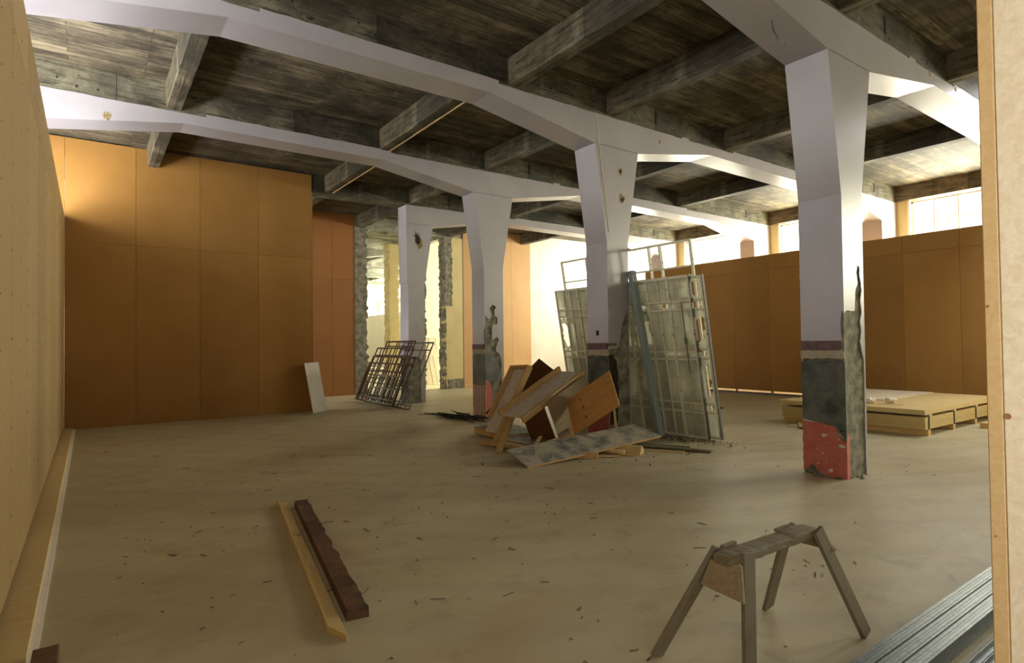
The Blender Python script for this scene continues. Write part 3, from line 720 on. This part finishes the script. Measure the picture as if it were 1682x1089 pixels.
o = build('timber', bm, 'brown_lumber'); o.matrix_world = mw; tag(o, 'rough dark brown timber with bent nails, lying on the floor', 'timber')
for (u, v_, dx, dy, dz) in ((-1.28, .02, -.04, .05, .03), (-.45, .03, .02, .13, .01), (-.43, -.01, .06, .0, .035), (1.22, .045, -.02, .06, .03)):
    nl = stick('nail', mw @ Vector((u, v_, .034)), mw @ Vector((u+dx, v_+dy, .036+dz)), .005, .005, 'dark_steel'); m_ = nl.matrix_world.copy(); nl.parent = o; nl.matrix_parent_inverse = o.matrix_world.inverted(); nl.matrix_world = m_
tag(box('wood_block', -.235, -.125, 3.62, 3.93, 0, .085, 'brown_lumber', None, .004), 'short dark brown wood block lying beside the pale floor strip', 'wood block')

# ------------------------------------------------------------------ small white board leaning on the far partition
mw, L, W_ = rect_mw((4.21, 14.52, 1.205), (4.63, 14.76, 1.215), (4.80, 14.60, .008), (4.38, 14.31, .0))
tag(local_box('whitish_board', L, W_, .018, 'paper', mw), 'small whitish board leaning on the end of the orange far wall', 'board')

# ------------------------------------------------------------------ big steel windows leaning on the second column
UP = Vector((-.174, 0, 1)).normalized()
def wp(yv, t_, off=0): return Vector((8.25, yv, .012)) + UP*t_ + Vector((1, 0, .174)).normalized()*off
NW = Vector((1, 0, .174)).normalized()
def wbar(name, par, a, b_, w, t_, mtl='window_metal'):
    return stick(name, a, b_, w, t_, mtl, par, NW, 0)
def wpane(par, ya, yb, ta, tb, off, broken=None, seed=0):
    rng = random.Random(seed); bm = bmesh.new()
    o3 = lambda u, v, w: tuple(wp(u, v, off) + NW*w)
    if not broken:
        prism(bm, [(ya, ta), (yb, ta), (yb, tb), (ya, tb)], o3, .004)
    else:               # a shard left along some edges
        cy, ct = ya+(yb-ya)*rng.uniform(.4, .6), ta+(tb-ta)*rng.uniform(.4, .6)
        n = 16; out_, inn = [], []
        for k in range(n):
            an = k/n*6.283; dx, dy = math.cos(an), math.sin(an); s_ = min((yb-ya)/2/max(abs(dx), 1e-3), (tb-ta)/2/max(abs(dy), 1e-3))
            out_.append(((ya+yb)/2+dx*s_, (ta+tb)/2+dy*s_)); r_ = rng.uniform(.45, .9)
            inn.append(((ya+yb)/2+dx*s_*r_, (ta+tb)/2+dy*s_*r_))
        for k in range(n):
            prism(bm, [out_[k], out_[(k+1) % n], inn[(k+1) % n], inn[k]], o3, .004)
    o = build('pane', bm, 'whitewashed_glass', par); o.location = -par.location; return o
def leaning_window(label, y0, y1, t1, off, ys, ts, open_above=None, broken=(), thick=.04, bar=.022, dark=False, glass=True):
    t = empty('steel_window', (8.2, (y0+y1)/2, 0), label, 'window', 'steel windows leaning behind the second column')
    fm = 'window_metal'
    wbar('frame_bar', t, wp(y0, 0, off), wp(y0, t1, off), thick, .035, 'window_metal'); wbar('frame_bar', t, wp(y1, 0, off), wp(y1, t1, off), thick, .035)
    wbar('frame_bar', t, wp(y0, .02, off), wp(y1, .02, off), thick, .035); wbar('frame_bar', t, wp(y0, t1-.02, off), wp(y1, t1-.02, off), thick, .035)
    if dark:
        d_ = wbar('edge_angle', t, wp(y0-.025, 0, off), wp(y0-.025, t1+.01, off), .014, .05, 'dark_steel'); d_['label'] = 'dark steel edge'
    for yv, w in ys: wbar('mullion', t, wp(yv, .02, off), wp(yv, t1-.02, off), w, .062)
    for tv, w in ts: wbar('glazing_bar', t, wp(y0, tv, off), wp(y1, tv, off), w*.9, .056)
    yy = [y0]+[a for a, _ in ys]+[y1]; tt = [0]+[a for a, _ in ts]+[t1]
    yy.sort(); tt.sort(); k = 0
    for a in range(len(yy)-1):
        for c in range(len(tt)-1):
            k += 1
            if not glass or (open_above and tt[c] >= open_above): continue
            if (a, c) in broken or (k*7) % 11 == 3 and dark: wpane(t, yy[a]+.005, yy[a+1]-.005, tt[c]+.005, tt[c+1]-.005, off, True, k)
            else: wpane(t, yy[a]+.005, yy[a+1]-.005, tt[c]+.005, tt[c+1]-.005, off)
    return t
TS = [(.45, .03), (.60, .03), (1.34, .03), (1.47, .03), (2.17, .03), (2.31, .03)]
win1 = leaning_window('whitewashed steel window, foremost of the leaning ones, with a dark front edge', 6.00, 9.28, 2.72, 0, [(6.42, .045), (6.63, .02), (6.86, .028), (7.35, .03), (7.9, .03), (8.35, .03), (8.62, .045), (8.84, .022), (9.03, .022)], TS, broken=((3, 5), (3, 3), (3, 4), (8, 3), (8, 4)), dark=True)
leaning_window('whitewashed steel window with broken panes, second of the leaning ones, reaching nearest the camera', 5.80, 9.08, 2.69, .07, [(6.20, .03), (6.72, .03), (7.3, .05), (7.9, .03), (8.45, .05), (8.75, .03)], [(.44, .03), (.58, .03), (1.34, .03), (1.5, .03), (2.15, .03), (2.3, .03)], broken=((0, 6), (0, 4), (0, 3), (0, 5), (0, 2), (1, 3), (1, 2), (3, 4)), dark=True)
leaning_window('tallest of the leaning steel windows, its top row without glass', 5.98, 9.13, 3.29, .14, [(6.60, .03), (6.84, .02), (8.22, .02), (8.40, .03)], [(1.4, .03), (2.70, .05), (2.86, .03)], open_above=1.4)
bm = bmesh.new()
for (tv, r_) in ((1.62, .035), (1.66, .05), (1.70, .03), (1.56, .02)):
    p_ = wp(6.16, tv, -.045); bmesh.ops.create_icosphere(bm, subdivisions=2, radius=r_*.7, matrix=Matrix.Translation(p_))
o = build('latch_knob', bm, 'rubble_concrete', win1); o.location = -win1.location; o['label'] = 'knobbed iron latch'
stick('latch_rod', wp(6.16, 1.1, -.04), wp(6.16, 2.3, -.04), .012, .012, 'dark_steel', win1)

# pale blue timber leaning on the column
mw, L = beam_mw((7.80, 6.62, .03), (7.665, 7.085, 2.86), (0, -1, 0))
tag(local_box('leaning_timber', L, .125, .09, 'blue_timber', mw, None, .006), 'long pale blue timber leaning against the column beside the steel windows', 'timber')

# ------------------------------------------------------------------ rusty sashes against the fourth column
UPS = Vector((.42, 0, 1)).normalized(); NS = Vector((-1, 0, .42)).normalized()
def sp(yv, t_, off=0): return Vector((6.40, yv, .012)) + UPS*t_ + NS*off
def sash(label, y0, y1, t1, off, ny, nt_, mtl, w=.040, ts=None, ys=None, t0=0):
    t = empty('steel_casement', (6.35, (y0+y1)/2, 0), label, 'sash', 'steel sashes stacked against the fourth column')
    B = lambda n, a, b_, ww: stick(n, a, b_, ww, .022, mtl, t, NS, 0)
    B('frame_bar', sp(y0, t0, off), sp(y0, t1, off), w); B('frame_bar', sp(y1, t0, off), sp(y1, t1, off), w)
    B('frame_bar', sp(y0, t0+.015, off), sp(y1, t0+.015, off), w); B('frame_bar', sp(y0, t1-.015, off), sp(y1, t1-.015, off), w)
    for yv in (ys or [y0+(y1-y0)*(k+1)/(ny+1) for k in range(ny)]): B('glazing_bar', sp(yv, t0, off), sp(yv, t1, off), w*.7)
    for tv in (ts or [t1*(k+1)/(nt_+1) for k in range(nt_)]): B('glazing_bar', sp(y0, tv, off), sp(y1, tv, off), w*.7)
sash('dark rusty steel sash, the tallest and hindmost of the stack by the fourth column', 14.35, 16.2, 1.86, .0, 0, 0, 'rusty_steel', ys=[14.55, 14.72, 15.3, 15.45, 16.0], ts=[.2, .95, 1.42, 1.70])
sash('rusty steel sash with a short upper light, second from the back of the stack', 14.2, 16.62, 1.64, .04, 0, 0, 'rusty_steel', ys=[14.5, 15.0, 15.6, 16.1, 16.3], ts=[.22, .8, 1.40])
sash('rusty steel sash of middling height, third from the back of the stack', 13.82, 16.6, 1.36, .08, 0, 0, 'rusty_steel', ys=[14.1, 14.6, 14.85, 15.4, 15.9], ts=[.15, .7, 1.15])
sash('low rusty steel sash near the front of the stack', 14.0, 16.6, 1.15, .12, 0, 0, 'rusty_steel', ys=[14.15, 14.6, 15.2, 15.7, 16.2], ts=[.1, .55, .9])
sash('grey steel casement, smallest of the stack, with a broad meeting bar', 14.0, 14.78, .79, .17, 0, 0, 'grey_steel', ys=[14.3, 14.5], ts=[.12, .42], w=.04)
sash('grey steel casement lying at the far end of the stack beside the smallest one', 14.86, 15.66, .78, .17, 0, 0, 'grey_steel', ys=[15.1, 15.35], ts=[.12, .42], w=.045)
sash('long grey steel sash sticking out on the camera side of the stack', 13.36, 15.1, 1.82, -.03, 0, 0, 'grey_steel', ys=[13.62, 13.9], ts=[.1, .5, .65, 1.6])

# ------------------------------------------------------------------ heap of timber and plywood
def rect_board(name, corners, t_, mtl, label, cat='board', bev=.002, shift=None):
    mw, L, W_ = rect_mw(*corners)
    if mw.col[2].z < 0:
        mw = mw @ Matrix.Rotation(math.pi, 4, 'X')
    mw = mw @ Matrix.Translation((0, 0, -t_/2))
    o = local_box(name, L, W_, t_, mtl, mw, None, bev); tag(o, label, cat); return o, mw, L, W_
# long grey board in front
mwH, LH, WH = rect_mw((4.62, 6.60, .175), (7.20, 6.56, .335), (7.20, 6.09, .165), (4.64, 6.13, .022))
bm = bmesh.new(); add_box(bm, -LH/2, LH/2, -WH/2, WH/2, -.024, 0, .003)
for v in bm.verts:
    if v.co.x > LH/2-.02 and v.co.y > 0: v.co.x -= .12; v.co.y -= .02
M['board_top'] = M['grey_ply']
wood('cement_ply', (.30, .275, .20), (.46, .42, .33), 1.3, .75, weather=(.12, .13, .125))
o = build('plywood_board', bm, 'cement_ply'); o.matrix_world = mwH; tag(o, 'long cement-stained plywood board lying in front of the wood heap', 'board')
e = local_box('board_edge', LH-.004, .008, .024, 'pine', mwH @ Matrix.Translation((0, -WH/2-.003, -.012)), None, 0); m_ = e.matrix_world.copy(); e.parent = o; e.matrix_parent_inverse = o.matrix_world.inverted(); e['label'] = 'light brown cut edge'
# square orange plywood
oD, mwD, LD, WD = rect_board('plywood_sheet', ((6.19, 7.149, .71), (6.392, 6.391, 1.197), (6.234, 6.035, .708), (6.032, 6.793, .221)), .018, 'orange_ply', 'square orange plywood sheet with three knots in a row, leaning on the heap')
for (u, v_, r_) in ((-.20, .17, .020), (-.17, .02, .024), (-.16, -.16, .022)):
    for sgn in (-1, 1):
        bm = bmesh.new(); bmesh.ops.create_cone(bm, cap_ends=True, segments=12, radius1=r_, radius2=r_*.8, depth=.0016, matrix=Matrix.Translation((u, v_, sgn*.0095)) @ Matrix.Scale(1.5, 4, (0, 1, 0)))
        build('knot', bm, 'dark_ply', oD)
# dark triangle of plywood behind
rect_board('plywood_sheet', ((6.728, 8.522, 1.347), (7.247, 8.65, 1.07), (6.527, 9.384, .06), (6.008, 9.256, .337)), .018, 'dark_ply', 'dark reddish brown plywood sheet pointing up behind the heap')
def tray(corners, label, rim_w=.035, rim_h=.09, rims=('l', 'r', 'e'), face=1, rail_from=0.0):
    mw, L, W_ = rect_mw(*corners)
    if face < 0: mw = mw @ Matrix.Rotation(math.pi, 4, 'X')
    t = empty('timber_tray', mw.translation.copy(), label, 'tray', 'timber-rimmed trays in the heap')
    T = lambda nm, x0, x1, y0, y1, z0, z1, m_: local_box(nm, x1-x0, y1-y0, z1-z0, m_, mw @ Matrix.Translation(((x0+x1)/2, (y0+y1)/2, (z0+z1)/2)), t)
    T('tray_floor', -L/2, L/2, -W_/2, W_/2, -.012, 0, 'grey_tray')
    return t, T, L, W_
simple('grey_tray', (.56, .52, .46), (.72, .68, .62), 9, .75, .2, 40)
# tray A : x = across, y = up the slope; open side faces the camera
t, T, L, W_ = tray(((6.068, 8.394, 1.198), (5.977, 7.753, 1.23), (5.37, 7.786, .172), (5.461, 8.427, .14)), 'upright timber tray with whitish floor, leaning at the back of the heap', face=1)
sg = -1 if (Matrix.LocRotScale(None, None, None) and rect_mw((6.068, 8.394, 1.198), (5.977, 7.753, 1.23), (5.37, 7.786, .172), (5.461, 8.427, .14))[0].col[2].x > 0) else 1
z0, z1 = (0, .09) if sg > 0 else (-.09, 0)
T('rail', -L/2, -L/2+.04, -W_/2+.22, W_/2, z0, z1, 'pine'); T('rail', L/2-.04, L/2, -W_/2-.35, W_/2, z0, z1, 'pine'); T('end_rail', -L/2, L/2, W_/2-.04, W_/2, z0, z1, 'pine')
# tray B with its plywood side C
t, T, L, W_ = tray(((5.231, 7.636, .51), (6.543, 7.713, 1.142), (6.576, 7.167, 1.141), (5.263, 7.09, .508)), 'long timber tray sloping down across the top of the heap')
mB = rect_mw((5.231, 7.636, .51), (6.543, 7.713, 1.142), (6.576, 7.167, 1.141), (5.263, 7.09, .508))[0]
T('rail', -L/2-.02, L/2, W_/2-.04, W_/2, -.005, .095, 'pine'); T('rail', -L/2, L/2+.02, -W_/2, -W_/2+.035, -.09, .02, 'pine')
rect_board('plywood_sheet', ((5.70, 7.085, .700), (6.56, 7.105, 1.095), (6.86, 7.14, .50), (6.03, 7.12, .10)), .012, 'grey_ply', 'grey weathered plywood sheet forming the side below the sloping tray')
rect_board('plywood_sheet', ((5.52, 7.50, .59), (5.70, 7.13, .66), (5.98, 7.15, .10), (5.80, 7.55, .06)), .018, 'dark_ply', 'dark plywood sheet in the shadow under the sloping tray')
# loose timbers of the heap: label, a, b, width, thickness, material
HEAP = [
 ('square timber prop standing askew in front of the heap', (4.88, 7.19, .02), (5.64, 7.82, .50), .085, .045, 'pine'),
 ('short timber running back under the orange plywood sheet', (5.88, 6.62, .14), (6.35, 7.25, .30), .09, .03, 'pine'),
 ('pale timber lying at the foot of the grey plywood sheet', (5.55, 6.80, .16), (6.15, 7.05, .16), .09, .03, 'pine'),
 ('thin lath lying slanted behind the long stained board', (5.18, 6.78, .08), (5.52, 6.98, .22), .05, .02, 'pale_lumber'),
 ('pine stud lying flat along the near side of the heap', (5.15, 8.0, .045), (5.40, 6.80, .05), .12, .06, 'pine'),
 ('pale upright lath leaning on the foot of the second column', (7.02, 6.85, .01), (7.10, 7.05, .90), .04, .02, 'pale_lumber'),
]
for lab, a, b_, w, t_, m_ in HEAP:
    tag(stick('timber_offcut', a, b_, w, t_, m_), lab, 'timber', 'loose timbers of the heap')
# low box-like forms at the back, stained tops
def form(label, cx, cy, ang, L, W_, z0, z1):
    t = empty('form_box', (cx, cy, 0), label, 'form box', 'low form boxes under the heap'); t.rotation_euler = (0, 0, 0)
    mw = Matrix.Translation((cx, cy, 0)) @ Matrix.Rotation(ang, 4, 'Z')
    local_box('top_sheet', L, W_, .016, 'cement_ply', mw @ Matrix.Translation((0, 0, z1)), t)
    for (x, y, l, w) in ((0, W_/2, L, .035), (0, -W_/2, L, .035), (L/2, 0, .035, W_), (-L/2, 0, .035, W_)):
        local_box('rim', l, w, z1-z0, 'pine', mw @ Matrix.Translation((x*(1-.035/L) if x else 0, y*(1-.035/W_) if y else 0, (z0+z1)/2-.008)), t)
form('low form box with blue-grey stained top at the back of the heap', 5.95, 8.45, R(-95), 1.15, .72, .03, .125)
form('low form box with stained top lying under the sloping tray', 5.75, 7.35, R(-82), 1.25, .70, .0, .085)
# offcuts under the long board
OFF = [
 ('block', 'square timber block under the long stained board', (5.55, 6.28, .045), (5.78, 6.02, .045), .075, .09),
 ('block', 'long timber offcut lying under the long stained board', (5.20, 6.62, .035), (5.62, 6.18, .035), .09, .07),
 ('stick', 'bright orange timber offcut poking out from under the long board', (5.95, 6.42, .075), (6.20, 5.92, .06), .05, .045),
 ('stick', 'flat thin board scrap lying on the floor by the orange offcut', (5.85, 6.15, .012), (6.12, 5.92, .012), .12, .014),
 ('stick', 'flat thin scrap lying beside the wedge-shaped offcut', (6.2, 6.0, .012), (6.33, 5.86, .012), .1, .014)]
for kd, lab, a, b_, w, t_ in OFF:
    tag(stick('timber_offcut', a, b_, w, t_, 'post_edge' if 'orange' in lab else 'pine'), lab, 'timber', 'offcuts under the long board')
mw, L = beam_mw((6.28, 6.33, .055), (6.50, 5.86, .055)); bm = bmesh.new()
prism(bm, [(-.10, -.055), (.10, -.055), (.11, -.01), (.02, .065), (-.03, .06)], lambda u, v, w: (w-L/2, u, v), L)
o = build('timber_offcut', bm, 'pale_lumber'); o.matrix_world = mw; tag(o, 'fat wedge-shaped timber offcut beside the orange one', 'timber', 'offcuts under the long board')
for k, (a, b_, w, t_, lab) in enumerate([((6.9, 6.35, .02), (7.35, 5.30, .02), .09, .03, 'flat pale lath on the floor nearest the window bases'), ((6.75, 6.42, .045), (7.25, 5.42, .04), .07, .02, 'grey lath lying on top of the pale one'), ((6.55, 6.40, .01), (7.05, 5.55, .01), .08, .018, 'thin grey lath lying flat beside the stained board'), ((7.0, 6.5, .03), (7.45, 5.75, .012), .06, .015, 'narrow lath under the foot of the steel windows')]):
    tag(stick('lath', a, b_, w, t_, ['old_wood', 'old_wood', 'pale_lumber', 'old_wood'][k]), lab, 'lath', 'laths on the floor by the steel windows')
# black splintered sticks on the floor by the third column
rng = random.Random(3)
bm = bmesh.new()
for k in range(60):
    cx, cy = 6.60+rng.gauss(0, .18), 11.1+rng.gauss(0, .42); an = rng.gauss(1.75, .35); L = rng.uniform(.3, .9); z = rng.uniform(.008, .07)
    mw, L2 = beam_mw((cx-math.cos(an)*L/2, cy-math.sin(an)*L/2, z), (cx+math.cos(an)*L/2, cy+math.sin(an)*L/2, z+rng.uniform(-.006, .03)))
    add_box(bm, -L/2, L/2, -.008, .008, -.006, .006, 0, mw)
tag(build('black_sticks', bm, 'soot'), 'flat heap of thin black sticks on the floor by the third column', 'sticks')['kind'] = 'stuff'
# rubble under the windows and the heap, and chips over the floor
bm = bmesh.new()
for k in range(420):
    if k < 260: x, y = 8.0+rng.gauss(0, .16), 6.3+rng.gauss(0, .5)
    else: x, y = 6.2+rng.gauss(0, .8), 6.3+rng.gauss(0, .45)
    s_ = rng.choice([.003, .004, .006, .008, .013])*rng.uniform(.7, 1.2)
    bmesh.ops.create_icosphere(bm, subdivisions=1, radius=s_, matrix=Matrix.Translation((x, y, s_*.5)) @ Matrix.Scale(rng.uniform(1, 2.5), 4, (rng.random(), rng.random(), 0)))
tag(build('rubble', bm, 'dirt'), 'dark crumbs and dirt on the floor around the heap and windows', 'rubble')['kind'] = 'stuff'
bm = bmesh.new()
for k in range(400):
    x, y = rng.uniform(0, 12), rng.uniform(.8, 14)
    if rng.random() < .5: x, y = rng.uniform(0, 4.5), rng.uniform(2, 9)
    an = rng.uniform(0, 3.14); L = rng.choice([.01, .015, .02, .03, .05, .09]) * rng.uniform(.7, 1.3); w = rng.uniform(.002, .007)
    mw, L2 = beam_mw((x, y, .003), (x+math.cos(an)*L, y+math.sin(an)*L, .003+rng.uniform(0, .004)))
    add_box(bm, -L/2, L/2, -w/2, w/2, -.002, .002, 0, mw)
tag(build('floor_chips', bm, 'chip_mat'), 'scattered splinters and chips over the concrete floor', 'debris')['kind'] = 'stuff'

# ------------------------------------------------------------------ stacked sheets on bearers
t = empty('sheet_bundle', (12.8, 5.2, 0), 'thick strapped bundle of pale boards on bearers beyond the nearest column', 'board bundle')
for k in range(9): box('sheet', 11.28, 15.0, 3.97, 6.45, .105+k*.023, .105+k*.023+.0215, 'pale_lumber', t)
for x in (11.42, 12.55, 13.65, 14.8): box('strap', x-.01, x+.01, 3.955, 6.46, .0, .318, 'dark_steel', t)
for x in (11.40, 12.5, 13.6, 14.75): box('bearer', x-.05, x+.05, 3.95, 6.46, .0, .10, 'pine', t)
t = empty('sheet_stack', (12.7, 5.1, 0), 'pale smooth boards laid on spacers on top of the strapped bundle', 'board stack')
for k in range(3): box('sheet', 11.08, 14.8, 3.90, 6.38, .375+k*.026, .375+k*.026+.0245, 'pale_lumber', t)
for x in (11.50, 12.60, 13.7, 14.7): box('spacer', x-.05, x+.05, 3.96, 6.38, .319, .374, 'pale_pine', t)
o = box('sheet', 12.3, 14.7, 5.0, 6.38, .455, .470, 'pale_pine', t)
tag(box('plank', 13.0, 16.2, 3.55, 3.72, .03, .13, 'pine', None, .004), 'orange-brown plank on edge along the floor by the board bundle', 'plank').location.z = .05
tag(box('plank', 12.7, 16.0, 3.28, 3.46, .0, .045, 'pale_lumber', None, .004), 'flat plank on the floor in front of the one on edge', 'plank')
for k, (x, y, an) in enumerate(((10.75, 5.95, .3), (10.6, 5.75, .55))):
    mw = Matrix.Translation((x+.3, y, .02+.0*k)) @ Matrix.Rotation(an, 4, 'Z')
    tag(local_box('plywood_scrap', .7, .3, .02, 'pale_lumber', mw @ Matrix.Translation((0, 0, -.01+.03*k)), None), ['lower thin plywood scrap on the floor behind the nearest column', 'upper thin plywood scrap on the floor behind the nearest column'][k], 'board')
# crumpled paper and scraps on top
def crumple(name, x, y, z, r, seed, label, mtl='paper', sz=.5, cat='paper'):
    rg = random.Random(seed); bm = bmesh.new(); bmesh.ops.create_icosphere(bm, subdivisions=3, radius=r)
    for v in bm.verts: v.co *= rg.uniform(.75, 1.15); v.co.z *= sz
    mn = min(v.co.z for v in bm.verts); o = build(name, bm, mtl); o.location = (x, y, z-mn); tag(o, label, cat, None); return o
crumple('crumpled_paper', 11.62, 4.98, .453, .11, 1, 'crumpled white paper on the board stack beside the column')
crumple('crumpled_paper', 11.9, 4.72, .453, .10, 2, 'second crumpled paper on the board stack, farther from the column')
tag(stick('wood_scrap', (11.45, 4.95, .456), (11.70, 4.45, .456), .1, .006, 'pine'), 'flat wood scrap lying on the board stack', 'scrap')
crumple('foam_lump', 14.55, 10.35, .0, .085, 3, 'round whitish lump on the floor beside the steel windows', 'foam_ball', 1.0, 'lump')
tag(box('metal_bar', 12.3, 12.36, 8.55, 10.2, 0, .03, 'dark_steel'), 'thin dark bar lying on the floor beyond the steel windows', 'bar')
# hanging wire from the painted beam
bm = bmesh.new(); pts = [(6.05, 3.50, 5.24), (6.06, 3.48, 5.02), (6.13, 3.47, 4.94), (6.33, 3.48, 4.92)]
for q in range(3):
    mw, L = beam_mw(pts[q], pts[q+1], (.3, 1, .2)); add_box(bm, -L/2-.004, L/2+.004, -.005, .005, -.005, .005, 0, mw)
tag(build('hanging_wire', bm, 'dark_steel'), 'thin black wire hanging from the underside of the nearest painted beam', 'wire')
# sashes leaning in the hall beyond
UPH = Vector((.1, .25, 1)).normalized()
for k, (x, y, h, lab) in enumerate(((11.15, 20.95, 1.9, 'white steel sash leaning beyond the broken wall, the tall one'), (11.0, 20.6, 1.2, 'white steel sash leaning beyond the broken wall, the low one'))):
    t = empty('steel_casement', (x, y, 0), lab, 'sash', 'sashes beyond the broken wall')
    for u in (0, .22, .5, .75, 1.0): stick('bar', (x+u-.5*0, y, 0), (x+u-.15*h, y+.12*h, h), .03, .03, 'frame_white', t)
    for v_ in (.02, .3, .55, .8, .99): stick('bar', (x-.15*h*v_, y+.12*h*v_-.02, h*v_+.01), (x+1-.15*h*v_, y+.12*h*v_-.02, h*v_+.01), .03, .03, 'frame_white', t)
